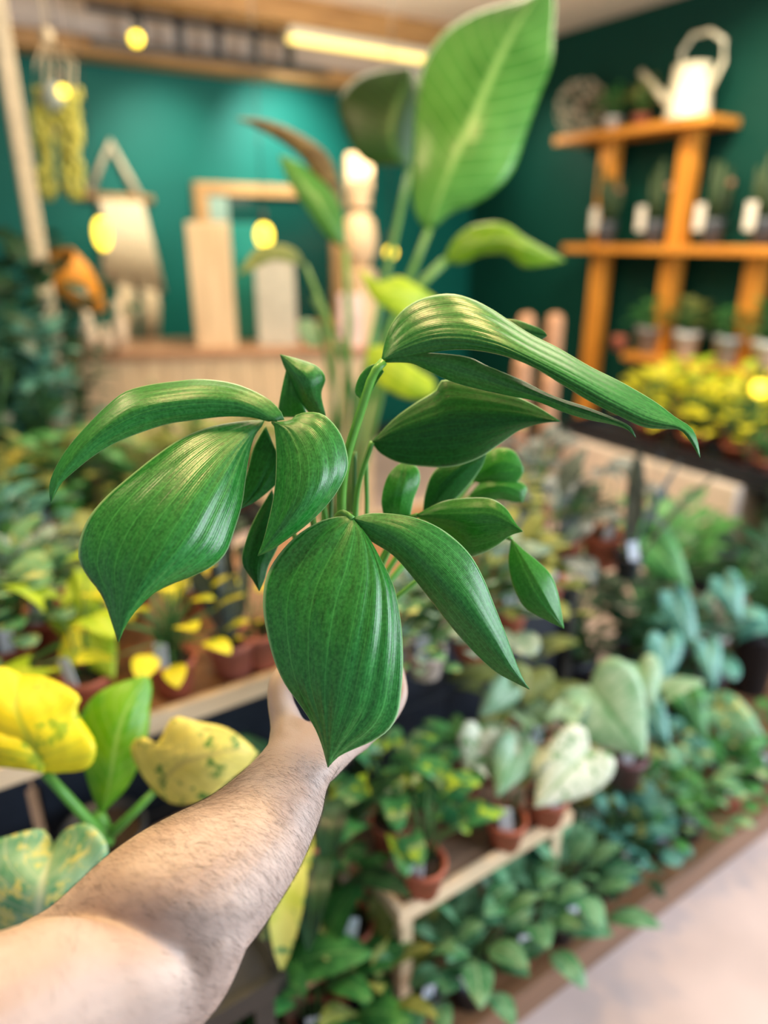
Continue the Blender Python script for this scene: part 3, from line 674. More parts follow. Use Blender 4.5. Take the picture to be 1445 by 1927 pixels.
plant(0, 0, .26, 'philo', 'mid', 'green plant in a terracotta pot with a tag on the small low bench', r=.045, h=.06, sc=.7, n=9, loc=onz(660, 1775, .26), cone=2.6, a0=AWAY)
plant(0, 0, .26, 'lance', 'dark', 'dark long-leaved plant on the small low bench beside the arm', r=.045, h=.08, sc=1.3, n=12, loc=onz(600, 1720, .26), tagged=False)
PZ = .09
pf = [(470, 1990, 'big', 'mid', 1.15, 14, 'broad green ribbed plant at the bottom photo edge right of the elbow'),
 (590, 1960, 'big', 'mid', .95, 14, 'bright green broad plant at the bottom edge left of the darker ribbed one'),
 (700, 1930, 'lance', 'olive', 1.1, 18, 'yellow green strappy plant at the bottom photo edge'),
 (790, 1890, 'calathea', 'calathea', .95, 22, 'ribbed grey green plant under the bench left leg'),
 (900, 1900, 'calathea', 'calathea', 1.0, 24, 'ribbed grey green plant at the bottom edge of the platform'),
 (990, 1830, 'calathea', 'calathea', 1.0, 24, 'ribbed grey green plant in front of the bench middle'),
 (1080, 1790, 'calathea', 'calathea', 1.05, 24, 'ribbed grey green plant at the platform edge, nearest the pale floor'),
 (650, 1880, 'calathea', 'mid', .9, 16, 'green plant below the small low bench'),
 (880, 1770, 'big', 'teal', .6, 8, 'blue green plant standing under the bench'),
 (970, 1730, 'big', 'teal', .55, 7, 'blue green plant under the bench right half'),
 (1120, 1680, 'small', 'dark', 1.2, 60, 'dark low plant beside the bench right leg'),
 (1175, 1640, 'round', 'teal', 1.1, 44, 'blue green round-leaved plant right of the bench'),
 (1230, 1600, 'bush', 'mid', 1.0, 44, 'green bushy plant at the platform edge right of the bench'),
 (1290, 1570, 'bush', 'green_varieg', 1.0, 40, 'silver-flecked bushy plant further along the platform edge'),
 (1360, 1520, 'round', 'mid', 1.0, 40, 'round-leaved green plant in a red pot near the right photo edge'),
 (1150, 1560, 'bush', 'olive', 1.1, 44, 'olive plant behind the blue green one, right of the bench'),
 (1230, 1500, 'philo', 'teal', 1.0, 22, 'blue green trailing plant behind the platform edge plants'),
 (1320, 1450, 'philo', 'green_varieg', 1.0, 22, 'silver-splashed bright green plant at the platform right end'),
 (1415, 1470, 'philo', 'mid', 1.1, 16, 'bright green plant at the right photo edge above the platform')]
for (px, py, sp, m, sc, n, lb) in pf:
    q = onz(px, py, PZ)
    if q.y < .70: q = Vector((q.x, .70 + random.uniform(0, .02), PZ))
    if q.y > 1.04: q = Vector((q.x, 1.04, PZ))
    plant(0, 0, PZ, sp, m, lb, r=.042, h=.07, pm=TERRA if 'red pot' in lb else random.choice((TERRA, BLACKP)), sc=sc * .82, n=int(n * .8), loc=q, tagged=True, group='potted plants on the brown platform')
plant(0, 0, .30, 'heart', 'heart', 'large pale heart-shaped leaves in a plum pot with a blue tag', r=.05, h=.09, pm=PURPOT, sc=.9, n=2, loc=onz(1172, 1470, .30), cone=7)
plant(0, 0, .30, 'heart', 'olive', 'olive heart-leaved plant left of the large pale heart leaves', r=.05, h=.07, sc=.9, n=8, loc=onz(1010, 1440, .30) if False else (1.05, 1.0, 0), tagged=False)
# taller plants to the right beyond the table
rp = [(1.66, 1.12, 'bush', 'dark', 1.4, 50, .25, 'dark bushy plant just right of the display table end'),
 (1.75, .98, 'heart', 'teal', 1.05, 9, .25, 'large-leaved blue green plant in front of the white pots'),
 (1.95, 1.25, 'big', 'mid', 1.1, 14, .30, 'broad green plant beyond the table end'),
 (1.75, 1.6, 'big', 'olive', 1.0, 12, .25, 'olive green broad plant below the pale plinth'),
 (2.25, 1.45, 'big', 'mid', 1.2, 14, .30, 'green plant in front of the pale plinth corner'),
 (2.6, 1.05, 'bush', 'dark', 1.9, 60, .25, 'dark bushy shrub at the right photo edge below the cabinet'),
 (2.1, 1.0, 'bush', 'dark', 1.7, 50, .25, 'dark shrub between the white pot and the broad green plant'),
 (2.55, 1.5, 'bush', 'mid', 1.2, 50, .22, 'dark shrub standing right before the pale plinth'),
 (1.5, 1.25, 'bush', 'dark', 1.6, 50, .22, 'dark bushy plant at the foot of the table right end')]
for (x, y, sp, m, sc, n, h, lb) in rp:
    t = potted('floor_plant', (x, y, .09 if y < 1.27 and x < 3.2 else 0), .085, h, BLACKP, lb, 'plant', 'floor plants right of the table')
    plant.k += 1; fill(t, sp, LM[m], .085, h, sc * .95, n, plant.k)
for (px, py, r_, lb) in ((1340, 1195, .07, 'round white pot among the blue green leaves'), (1432, 1215, .09, 'white pot at the right photo edge on the tan floor')):
    q = onz(px, py, .09 if py > 1 else 0)
    plant(0, 0, .0, 'small', 'mid', lb, r=r_, h=r_ * 1.7, pm=WHITEPOT, sc=.8, n=14, loc=(q.x, q.y, 0), tagged=False)
# striped long leaves hanging behind the elbow
t = potted('striped_plant', (onz(560, 1640, .45).x + .02, .86, .45), .05, .09, TERRA, 'yellow striped plant with long hanging leaves right of the elbow', 'plant')
b = MB()
def hang(mb, a, bb, W, bow=.03, nv=10, nu=4):
    """a long blade between two points of the room, bowed outward"""
    a, bb = Vector(a), Vector(bb); d = (bb - a); mid = (a + bb) / 2
    to = (Vector((0, 0, EYE)) - mid).normalized(); s = d.normalized().cross(to).normalized(); nn = s.cross(d.normalized())
    if nn.dot(to) < 0: nn = -nn
    vs = []; uvs = []
    for i in range(nv + 1):
        v = i / nv; p = a + d * v + nn * bow * math.sin(math.pi * v); wv = max(.03, math.sin(math.pi * (v ** .8 * .97 + .02)) ** .7)
        for j in range(nu + 1):
            u = -1 + 2 * j / nu; vs.append(p + s * u * W / 2 * wv + nn * .12 * W * wv * (abs(u))); uvs.append(((u + 1) / 2, v))
    mb.add(vs, [(i * (nu + 1) + j, i * (nu + 1) + j + 1, (i + 1) * (nu + 1) + j + 1, (i + 1) * (nu + 1) + j) for i in range(nv) for j in range(nu)], uvs)
T_ = t.location
hang(b, U(560, 1585, 1.12) - T_, U(530, 1825, 1.02) - T_, .055); hang(b, U(578, 1560, 1.16) - T_, U(560, 1700, 1.10) - T_, .04)
b.build('foliage', LM['striped'], t)
b = MB(); hang(b, U(612, 1600, 1.14) - T_, U(580, 1790, 1.04) - T_, .05); hang(b, U(640, 1500, 1.2) - T_, U(615, 1640, 1.12) - T_, .05); b.build('dark_foliage', LM['dark'], t)
b = MB(); b.tube([(0, 0, .07), U(560, 1585, 1.12) - T_], .003, 5); b.tube([(0, 0, .07), U(612, 1600, 1.14) - T_], .003, 5); b.tube([(0, 0, .07), U(578, 1560, 1.16) - T_], .003, 5); b.tube([(0, 0, .07), U(640, 1500, 1.2) - T_], .003, 5); b.build('stem', STEMD, t)
LAST = [None]
# ------------------------------------------------------------------ leaves given by midrib and both margins
def cr_pts(pts, n):
    """n+1 smooth, evenly spaced samples of a polyline of vectors"""
    P = [Vector(p) for p in pts]; Q = [P[0] * 2 - P[1]] + P + [P[-1] * 2 - P[-2]]; out = []
    for i in range(1, len(Q) - 2):
        for k in range(12):
            t = k / 12; a, b_, c, d = Q[i - 1:i + 3]
            out.append(.5 * ((2 * b_) + (c - a) * t + (2 * a - 5 * b_ + 4 * c - d) * t * t + (3 * b_ - a - 3 * c + d) * t ** 3))
    out.append(P[-1]); acc = [0]
    for i in range(1, len(out)): acc.append(acc[-1] + (out[i] - out[i - 1]).length)
    res = []; j = 0
    for k in range(n + 1):
        s = acc[-1] * k / n
        while j < len(out) - 2 and acc[j + 1] < s: j += 1
        f = (s - acc[j]) / max(1e-9, acc[j + 1] - acc[j]); res.append(out[j].lerp(out[j + 1], max(0, min(1, f))))
    return res
def dep(sp, s):
    a, b_, c = sp; return a * (1 - s) * (1 - 2 * s) + b_ * 4 * s * (1 - s) + c * s * (2 * s - 1)
def blade(name, parent, Lp, Mp, Rp, dm, el=.012, er=.012, m=None, pleat=.0017, npl=3.5, nv=40, nu=32, thick=.0006, bulge=.5, wave=0):
    """blade surface: midrib at distances dm (base, middle, tip), margins lying el/er further back"""
    v2 = lambda L: [Vector((p[0], p[1], 0)) for p in L]
    Ls, Ms, Rs = cr_pts(v2(Lp), nv), cr_pts(v2(Mp), nv), cr_pts(v2(Rp), nv)
    vs = []; uvs = []
    for i in range(nv + 1):
        s = i / nv; w_ = math.sin(math.pi * min(1, s * .96 + .02)) ** .7; d0 = dep(dm, s)
        A = U(Ls[i].x, Ls[i].y, d0 + el * w_); B = U(Ms[i].x, Ms[i].y, d0); C = U(Rs[i].x, Rs[i].y, d0 + er * w_)
        wid = (C - A).length
        for j in range(nu + 1):
            t = -1 + 2 * j / nu
            if t < 0: p = A.lerp(B, 1 + t)
            else: p = B.lerp(C, t)
            q = A * (t * (t - 1) / 2) + B * (1 - t * t) + C * (t * (t + 1) / 2)
            p = p.lerp(q, .55)
            view = (Vector((0, 0, EYE)) - p).normalized()
            amp = pleat * min(1, wid / .03) * w_
            p = p + view * (amp * abs(math.cos(math.pi * npl * t * 1.0)) - amp * .5 - .0016 * w_ * math.exp(-(t / .06) ** 2) + bulge * .006 * w_ * (1 - t * t) * math.sin(math.pi * s))
            if wave: p = p + view * wave * abs(t) ** 3 * math.sin(s * 17 + (3 if t > 0 else 0)) * w_
            vs.append(p - parent.location); uvs.append(((t + 1) / 2, s))
    b = MB(); b.add(vs, [(i * (nu + 1) + j, i * (nu + 1) + j + 1, (i + 1) * (nu + 1) + j + 1, (i + 1) * (nu + 1) + j) for i in range(nv) for j in range(nu)], uvs)
    o = b.build(name, m or HERO, LAST[0] if name == 'lobe' else parent)
    if name == 'leaf': LAST[0] = o
    sd = o.modifiers.new('thickness', 'SOLIDIFY'); sd.thickness = thick; sd.offset = 0
    return o

# ------------------------------------------------------------------ bird of paradise plant beyond the table
bp_o = Vector((1.02, 1.95, 0))
bp = empty('bird_of_paradise', bp_o, 0, 'tall plant with huge upright paddle leaves behind the held plant', 'plant')
pot_mb(.14, .30).build('pot', BLACKP, bp); b = MB(); b.lathe([(.12, .25), (.12, .262)], n=18); b.build('soil', SOIL, bp, False)
BK = dict(nv=30, nu=20, thick=.001, pleat=.003)
def stemto(px, py, d, r0=.014, r1=.009, side=0, mid=None, leafo=None):
    e = U(px, py, d) - bp_o; b = MB()
    m1 = U(*mid) - bp_o if mid else Vector((e.x * .35, e.y * .35, e.z * .6))
    b.tube(cr_pts([Vector((side, 0, .25)), m1, e], 14), [r0 + (r1 - r0) * k / 14 for k in range(15)], 10)
    b.build('leaf_stalk', mat('pale_green_stalk', (.14, .32, .07), .4), bp)
stemto(808, 430, 1.86, mid=(700, 720, 2.05))
blade('leaf', bp, [(800, 432), (779, 395), (774, 330), (778, 260), (783, 190), (795, 120), (835, 60), (890, 25), (945, 8), (1000, -10), (1030, -30)],
      [(808, 432), (820, 390), (842, 330), (872, 260), (905, 190), (935, 120), (965, 60), (990, 20), (1010, -10), (1030, -35)],
      [(812, 432), (850, 400), (890, 385), (930, 360), (965, 320), (990, 250), (1015, 180), (1038, 120), (1042, 60), (1044, 0), (1034, -35)], (1.86, 1.78, 1.9), .06, .03, LM['bird'], **BK)
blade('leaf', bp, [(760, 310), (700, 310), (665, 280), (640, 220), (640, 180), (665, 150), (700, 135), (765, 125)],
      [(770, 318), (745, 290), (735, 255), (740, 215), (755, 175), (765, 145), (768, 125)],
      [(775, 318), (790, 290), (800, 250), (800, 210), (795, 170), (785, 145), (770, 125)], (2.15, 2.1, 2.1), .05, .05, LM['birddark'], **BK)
stemto(770, 320, 2.15, side=.03, mid=(690, 700, 2.15))
blade('leaf', bp, [(650, 470), (610, 440), (575, 390), (545, 345), (528, 305), (526, 292)], [(650, 470), (628, 430), (600, 385), (570, 345), (540, 308), (526, 292)], [(650, 470), (648, 420), (632, 370), (600, 335), (560, 305), (526, 292)], (2.0, 1.95, 1.95), .02, .02, LM['bird'], **BK)
stemto(650, 470, 2.0, side=-.03, mid=(652, 700, 2.1))
blade('dried_leaf', bp, [(640, 400), (600, 345), (570, 300), (530, 268), (480, 240), (442, 222)], [(640, 400), (615, 340), (585, 290), (540, 256), (490, 232), (442, 222)], [(640, 400), (640, 350), (615, 290), (560, 250), (500, 226), (442, 222)], (2.0, 1.95, 1.95), .02, .02, LM['brown'], **BK)
blade('leaf', bp, [(835, 490), (855, 450), (890, 425), (945, 420), (985, 445), (1020, 465), (1062, 488)], [(835, 492), (870, 468), (910, 455), (950, 452), (990, 465), (1025, 478), (1062, 490)], [(835, 492), (870, 495), (905, 480), (950, 478), (985, 502), (1020, 500), (1062, 492)], (1.9, 1.8, 1.8), .02, .03, leafmat('yellowish_green_leaf', (.14, .36, .01), (.26, .50, .03), (.4, .6, .2), .3, .4), **BK)  # blade in a lighter, yellower green than the broad leaf
stemto(838, 490, 1.9, side=.02, r1=.012, mid=(740, 640, 2.0))
blade('leaf', bp, [(820, 560), (790, 540), (750, 520), (715, 530), (690, 515), (676, 508)], [(822, 570), (790, 560), (760, 552), (725, 548), (700, 530), (676, 508)], [(824, 580), (800, 590), (770, 600), (735, 585), (700, 560), (676, 508)], (1.8, 1.75, 1.75), .01, .01, LM['lime'], **BK)
stemto(822, 570, 1.8, side=.03, mid=(720, 720, 1.95))
blade('leaf', bp, [(690, 660), (710, 650), (740, 660), (780, 690), (815, 715), (818, 735)], [(690, 680), (715, 680), (745, 700), (775, 720), (800, 735), (818, 738)], [(690, 690), (710, 720), (740, 740), (770, 750), (800, 748), (818, 740)], (1.8, 1.78, 1.78), .01, .01, LM['lime'], **BK)
stemto(690, 680, 1.8, side=-.02, r1=.007, mid=(670, 780, 1.95))
stemto(575, 500, 2.1, side=-.06, mid=(630, 700, 2.1), r1=.006)
blade('leaf', bp, [(575, 500), (555, 470), (520, 460), (480, 470), (445, 520)], [(575, 500), (550, 482), (520, 475), (480, 485), (445, 520)], [(575, 500), (545, 495), (515, 490), (480, 505), (445, 520)], (2.1, 2.05, 2.05), .01, .01, LM['olive'], **BK)
b = MB()
for k, (a_, c_) in enumerate((((632, 800), (600, 610)), ((660, 800), (645, 640)), ((675, 800), (590, 560)))):
    b.tube(cr_pts([Vector((0, .02 * k, .25)), U(*a_, 2.1) - bp_o, U(*c_, 2.1) - bp_o], 10), .008, 8)
b.build('shoot', STEMD, bp)
blade('leaf', bp, [(600, 612), (575, 600), (560, 615), (570, 640), (590, 655)], [(600, 612), (592, 620), (590, 632), (590, 645), (590, 655)], [(600, 612), (615, 610), (622, 625), (612, 645), (590, 655)], (2.1, 2.1, 2.1), .0, .0, LM['heart'], **BK)

# ------------------------------------------------------------------ variegated elephant ear at the left
ee_o = onz(200, 1590, .53); ee_o.z = .45
el_ = potted('elephant_ear', (ee_o.x, ee_o.y, .45), .07, .12, BLACKP, 'plant with large yellow and green leaves on thick stalks left of the forearm', 'plant')
EK = dict(nv=24, nu=20, thick=.001, pleat=.002)
def stalk(parent, pts, r0, r1, m=STEM, name='leaf_stalk'):
    b = MB(); P_ = cr_pts([p - parent.location for p in pts], 12); b.tube(P_, [r0 + (r1 - r0) * k / 12 for k in range(13)], 10); return b.build(name, m, parent)
root = el_.location + Vector((0, 0, .1))
j = U(195, 1575, .92)
stalk(el_, [root, j, U(85, 1455, .86)], .011, .006)
stalk(el_, [root, j + Vector((.01, 0, 0)), U(290, 1490, .90)], .011, .005)
stalk(el_, [root, j + Vector((.005, .01, 0)), U(185, 1530, .9)], .012, .008)
VY = leafmat('bright_yellow_leaf', (.80, .74, .01), (.92, .86, .03), (.55, .62, .03), .45, .25, varieg=(.38, .55, .02), vs=14, thr=.60)
blade('yellow_leaf', el_, [(60, 1450), (0, 1440), (-60, 1400), (-90, 1330), (-60, 1275), (0, 1255), (40, 1270)], [(85, 1455), (60, 1400), (40, 1360), (30, 1330), (30, 1300), (35, 1280), (40, 1270)], [(100, 1455), (165, 1445), (180, 1400), (145, 1340), (150, 1310), (90, 1275), (40, 1270)], (.86, .84, .9), .02, .02, VY, wave=.004, **EK)
blade('yellow_leaf', el_, [(85, 1455), (30, 1445), (-20, 1440), (-80, 1410)], [(85, 1440), (40, 1420), (-10, 1410), (-80, 1400)], [(100, 1400), (50, 1385), (0, 1380), (-80, 1385)], (.85, .83, .85), .01, .01, VY, wave=.003, **EK)
blade('green_leaf', el_, [(190, 1532), (168, 1480), (150, 1410), (150, 1350), (190, 1300), (270, 1272), (283, 1278)], [(190, 1532), (205, 1480), (215, 1420), (225, 1370), (245, 1320), (272, 1285), (283, 1278)], [(190, 1532), (240, 1480), (268, 1420), (280, 1370), (282, 1330), (286, 1300), (283, 1278)], (.9, .9, .95), .012, .02, leafmat('grass_green_leaf', (.12, .42, .01), (.22, .52, .015), (.32, .6, .1), .35, .35), **EK)
blade('yellow_variegated_leaf', el_, [(292, 1490), (265, 1455), (245, 1410), (265, 1385), (295, 1400), (325, 1350), (370, 1358), (430, 1372), (485, 1415)], [(292, 1488), (315, 1460), (345, 1435), (380, 1425), (420, 1415), (455, 1412), (485, 1416)], [(292, 1490), (325, 1512), (370, 1512), (400, 1500), (430, 1470), (465, 1445), (485, 1418)], (.90, .87, .9), .012, .012, LM['varieg'], wave=.003, **EK)
fo = potted('fleck_leaf_plant', (U(60, 1800, .95).x, U(60, 1800, .95).y, .45), .06, .10, BLACKP, 'plant with a huge cream-flecked green leaf above the elbow', 'plant')
VG = leafmat('cream_flecked_broad_leaf', (.10, .34, .17), (.28, .50, .30), (.50, .62, .40), .45, .15, varieg=(.60, .62, .20), vs=30, thr=.55)
blade('leaf', fo, [(60, 1760), (0, 1760), (-60, 1700), (-40, 1600), (20, 1572), (80, 1560), (100, 1590)], [(70, 1770), (70, 1740), (75, 1700), (80, 1660), (90, 1630), (97, 1605), (100, 1590)], [(80, 1770), (170, 1690), (200, 1640), (200, 1585), (165, 1550), (125, 1560), (100, 1590)], (.80, .78, .84), .02, .02, VG, wave=.006, **EK)
stalk(fo, [fo.location + Vector((0, 0, .08)), U(65, 1790, .86), U(70, 1768, .80)], .008, .005)

# large hearts and marbled leaves low on the right
def bigleaf(parent, base, tip, W, d0, d1, m, k=.45):
    """heart blade between two points seen from the aisle"""
    B, T = Vector((*base, 0)), Vector((*tip, 0)); ax = T - B; s = Vector((-ax.y, ax.x, 0)).normalized() * W / 2
    Lp = [B, B - ax * .14 + s * .5, B - ax * .05 + s * .9, B + ax * .2 + s * 1.02, B + ax * .5 + s * .8, B + ax * .8 + s * .36, T]
    Rp = [B, B - ax * .14 - s * .5, B - ax * .05 - s * .9, B + ax * .2 - s * 1.02, B + ax * .5 - s * .8, B + ax * .8 - s * .36, T]
    return blade('leaf', parent, Lp, [B, B + ax * .25, B + ax * .5, B + ax * .75, T], Rp, (d0, (d0 + d1) / 2 - .01, d1), .015, .015, m, nv=20, nu=14, pleat=.002)
hv = potted('heart_leaf_plant', (1.06, .97, .30), .045, .08, TERRA, 'pale plant with two large heart-shaped leaves in the lower right of the display', 'plant', tagd=CAMDIR)
for (bs, tp, W, d0, d1, mm) in (((1110, 1290), (1215, 1425), 165, 1.42, 1.36, 'heart'), ((1110, 1410), (1005, 1520), 130, 1.35, 1.3, 'white'), ((1200, 1250), (1230, 1330), 80, 1.5, 1.46, 'heart')):
    bigleaf(hv, bs, tp, W, d0, d1, LM[mm]); stalk(hv, [hv.location + Vector((0, 0, .07)), (hv.location + U(*bs, d0)) / 2 + Vector((0, 0, .06)), U(*bs, d0 + .005)], .004, .003, STEMD)
wv_ = potted('marbled_plant', (.86, .90, .40), .042, .07, TERRA, 'plant with white marbled leaves at the back of the bench', 'plant', tagd=CAMDIR)
for (bs, tp, W, d0, d1, mm) in (((905, 1375), (875, 1455), 75, 1.38, 1.33, 'white'), ((975, 1400), (935, 1500), 80, 1.35, 1.3, 'heart'), ((960, 1290), (900, 1350), 60, 1.45, 1.42, 'heart'), ((1000, 1260), (985, 1330), 90, 1.5, 1.46, 'olive')):
    bigleaf(wv_, bs, tp, W, d0, d1, LM[mm]); stalk(wv_, [wv_.location + Vector((0, 0, .06)), (wv_.location + U(*bs, d0)) / 2 + Vector((0, 0, .05)), U(*bs, d0 + .005)], .003, .002, STEMD)
lm_ = potted('lime_leaf_plant', (onz(120, 1330, .70).x - .06, 1.3, .70), .04, .06, TERRA, 'lime plant with an upright oval leaf beneath the large left leaf tip', 'plant')
for (bs, tp, W, d0, d1, mm) in (((165, 1180), (140, 1065), 70, 1.3, 1.33, 'lime'), ((165, 1190), (215, 1280), 85, 1.28, 1.24, 'lime'), ((160, 1195), (105, 1270), 60, 1.28, 1.24, 'yellow'), ((150, 1195), (85, 1165), 40, 1.3, 1.3, 'lime')):
    bigleaf(lm_, bs, tp, W, d0, d1, LM[mm]); stalk(lm_, [lm_.location + Vector((0, 0, .05)), (lm_.location + U(*bs, d0)) / 2 + Vector((0, 0, .03)), U(*bs, d0 + .003)], .003, .002, STEM)
tl = potted('teal_leaf_plant', (1.72, 1.08, .09), .06, .10, BLACKP, 'climbing plant with long blue green leaves in front of the round white pot', 'plant')
for (bs, tp, W, d0, d1, mm) in (((1265, 1120), (1310, 1230), 60, 1.85, 1.8, 'teal'), ((1360, 1090), (1395, 1170), 60, 1.95, 1.9, 'teal'), ((1250, 1200), (1250, 1290), 70, 1.75, 1.7, 'teal'), ((1330, 1210), (1345, 1300), 50, 1.8, 1.75, 'teal'), ((1215, 1010), (1300, 1110), 80, 2.0, 1.95, 'mid'), ((1350, 1330), (1440, 1390), 70, 1.75, 1.7, 'green_varieg'), ((1290, 1300), (1330, 1400), 60, 1.7, 1.65, 'mid'), ((1210, 1320), (1260, 1400), 60, 1.65, 1.6, 'teal')):
    bigleaf(tl, bs, tp, W, d0, d1, LM[mm]); stalk(tl, [tl.location + Vector((0, 0, .08)), (tl.location + U(*bs, d0)) / 2 + Vector((0, 0, .05)), U(*bs, d0 + .005)], .004, .002, STEMD)

# ------------------------------------------------------------------ THE HELD PLANT
HERO = heroleaf('glossy_green_leaf', (.003, .085, .008), (.016, .250, .030), (.070, .400, .080), .30)
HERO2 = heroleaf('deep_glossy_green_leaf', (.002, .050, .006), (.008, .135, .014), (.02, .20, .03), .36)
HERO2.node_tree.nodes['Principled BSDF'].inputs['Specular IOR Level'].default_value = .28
HERO3 = heroleaf('fresh_glossy_green_leaf', (.008, .15, .008), (.03, .30, .02), (.07, .38, .05), .28, .2)
pc = U(640, 1240, .655)
held = empty('held_philodendron', (pc.x, pc.y, pc.z - .05), 0, 'glossy green plant with large lobed leaves held up in the hand', 'plant')
H0 = held.location
pot_mb(.043, .085, n=40).build('pot', TERRA, held)
b = MB(); b.lathe([(.038, .068), (.037, .074)], n=24); b.build('soil', SOIL, held, False)
b = MB(); rnd = random.Random(2)
for k in range(60):
    a_ = rnd.uniform(0, 6.28); rr = .035 * math.sqrt(rnd.random()); b.sphere((rr * math.cos(a_), rr * math.sin(a_), .0755), rnd.uniform(.001, .0022), 6, 4)
b.build('perlite', mat('white_perlite', (.7, .68, .62), .8), held)
hs = H0 + Vector((0, 0, .072))
def petiole(leafobj, pts, r0=.0032, r1=.0024, m=STEM):
    b = MB(); P_ = cr_pts([hs + Vector(pts[0])] + [U(*p) for p in pts[1:]], 26)
    b.tube([p - H0 for p in P_], [r0 + (r1 - r0) * k / 26 for k in range(27)], 12); o = b.build('petiole' if leafobj else 'shoot', m, leafobj or held); return o
# front leaf: broad middle lobe and narrow right lobe
blade('leaf', held, [(663, 975), (640, 972), (600, 982), (556, 1010), (520, 1050), (500, 1090), (495, 1140), (502, 1190), (515, 1240), (535, 1285), (560, 1320), (590, 1365), (605, 1400), (612, 1425), (617, 1444)],
      [(663, 975), (680, 1010), (684, 1070), (674, 1130), (657, 1210), (640, 1290), (626, 1370), (617, 1444)],
      [(663, 975), (692, 1010), (715, 1050), (735, 1090), (745, 1120), (755, 1180), (758, 1240), (755, 1300), (748, 1345), (730, 1375), (700, 1395), (660, 1412), (635, 1425), (617, 1444)], (.56, .525, .53), .016, .012, HERO, npl=3, pleat=.0028, bulge=1)
blade('lobe', held, [(663, 975), (700, 966), (760, 970), (810, 985), (850, 1010), (885, 1045), (910, 1090), (930, 1140), (950, 1190), (970, 1245), (985, 1280), (996, 1297)],
      [(663, 975), (740, 1005), (795, 1048), (845, 1100), (888, 1152), (928, 1207), (962, 1258), (996, 1297)],
      [(663, 975), (690, 1012), (740, 1045), (780, 1090), (815, 1135), (850, 1180), (890, 1225), (930, 1262), (965, 1282), (996, 1297)], (.56, .545, .55), .012, .014, HERO, npl=3, nu=22, pleat=.0008)
petiole(LAST[0], [(.002, 0, 0), (640, 1060, .63), (632, 985, .60), (645, 965, .57), (664, 977, .5605)], .0035, .0026)
# left leaf: three lobes
blade('leaf', held, [(498, 790), (455, 793), (410, 800), (370, 812), (330, 832), (290, 860), (240, 900), (200, 935), (170, 970), (152, 1010), (148, 1050), (165, 1085), (185, 1110), (200, 1140), (210, 1170), (223, 1208)],
      [(498, 790), (450, 832), (400, 890), (350, 960), (300, 1040), (262, 1105), (238, 1155), (223, 1208)],
      [(498, 790), (494, 800), (478, 822), (468, 860), (462, 900), (455, 950), (440, 1000), (425, 1040), (400, 1065), (360, 1085), (320, 1100), (285, 1120), (255, 1150), (235, 1180), (223, 1208)], (.582, .515, .495), .016, .014, HERO, npl=3.5, bulge=1.6)
blade('lobe', held, [(535, 790), (525, 770), (495, 745), (440, 722), (380, 714), (330, 718), (280, 725), (235, 738), (200, 765), (165, 800), (130, 840), (105, 880), (93, 915), (96, 946)],
      [(520, 792), (460, 760), (400, 750), (330, 754), (260, 768), (200, 802), (150, 847), (112, 897), (96, 946)],
      [(505, 793), (470, 785), (420, 784), (370, 790), (320, 797), (270, 812), (220, 832), (180, 855), (145, 882), (115, 910), (96, 946)], (.57, .55, .53), .022, .006, HERO, npl=3, nu=24, pleat=.0009)
blade('lobe', held, [(515, 794), (518, 820), (520, 860), (518, 910), (512, 950), (503, 990), (495, 1020), (485, 1046)],
      [(515, 794), (548, 805), (574, 842), (582, 890), (572, 938), (546, 980), (515, 1015), (485, 1046)],
      [(515, 794), (545, 792), (560, 780), (590, 776), (615, 785), (640, 815), (652, 850), (654, 880), (640, 915), (615, 950), (580, 985), (540, 1015), (510, 1035), (485, 1046)], (.57, .545, .545), .010, .018, HERO, npl=3, nu=26, bulge=1)
petiole(LAST[0], [(-.006, 0, 0), (600, 1060, .64), (582, 940, .615), (548, 840, .595), (515, 793, .572)])
# right leaf: long upper lobe, lower lobe
blade('leaf', held, [(718, 678), (725, 640), (740, 605), (765, 578), (800, 560), (845, 553), (885, 562), (925, 582), (960, 605), (1000, 630), (1050, 655), (1110, 690), (1170, 720), (1230, 755), (1270, 785), (1300, 805), (1312, 830), (1317, 861)],
      [(718, 678), (748, 655), (800, 632), (860, 626), (930, 640), (1000, 672), (1080, 712), (1150, 750), (1220, 784), (1280, 803), (1305, 828), (1317, 861)],
      [(718, 678), (760, 672), (830, 660), (880, 658), (930, 665), (980, 680), (1020, 700), (1060, 725), (1110, 755), (1160, 780), (1210, 803), (1250, 807), (1280, 809), (1300, 832), (1317, 861)], (.58, .545, .53), .030, .004, HERO, npl=3.5, nu=36, nv=56, bulge=1)
blade('lobe', held, [(722, 680), (760, 665), (820, 665), (880, 672), (920, 690), (980, 715), (1040, 745), (1100, 765), (1150, 785), (1185, 803), (1196, 823)],
      [(722, 681), (770, 675), (820, 682), (870, 695), (920, 712), (975, 732), (1030, 750), (1080, 770), (1130, 786), (1175, 802), (1196, 823)],
      [(722, 682), (770, 683), (800, 695), (850, 718), (900, 732), (960, 745), (1010, 755), (1060, 775), (1110, 790), (1150, 798), (1180, 808), (1196, 823)], (.58, .56, .55), .004, .010, HERO, npl=2, nu=16, nv=50, pleat=.0006)
blade('lobe', held, [(715, 684), (695, 688), (676, 708), (668, 738), (680, 752)], [(717, 690), (702, 705), (692, 722), (686, 738), (680, 752)], [(722, 700), (712, 715), (702, 732), (692, 745), (680, 752)], (.585, .6, .6), .0, .0, HERO3, nv=14, nu=10, pleat=.0003)
blade('lobe', held, [(940, 600), (970, 602), (1000, 612), (1022, 622), (1030, 632)], [(940, 625), (970, 625), (1000, 627), (1018, 630), (1030, 632)], [(940, 640), (970, 640), (1000, 643), (1018, 640), (1030, 632)], (.60, .60, .60), .0, .0, HERO2, nv=14, nu=10, pleat=.0003)
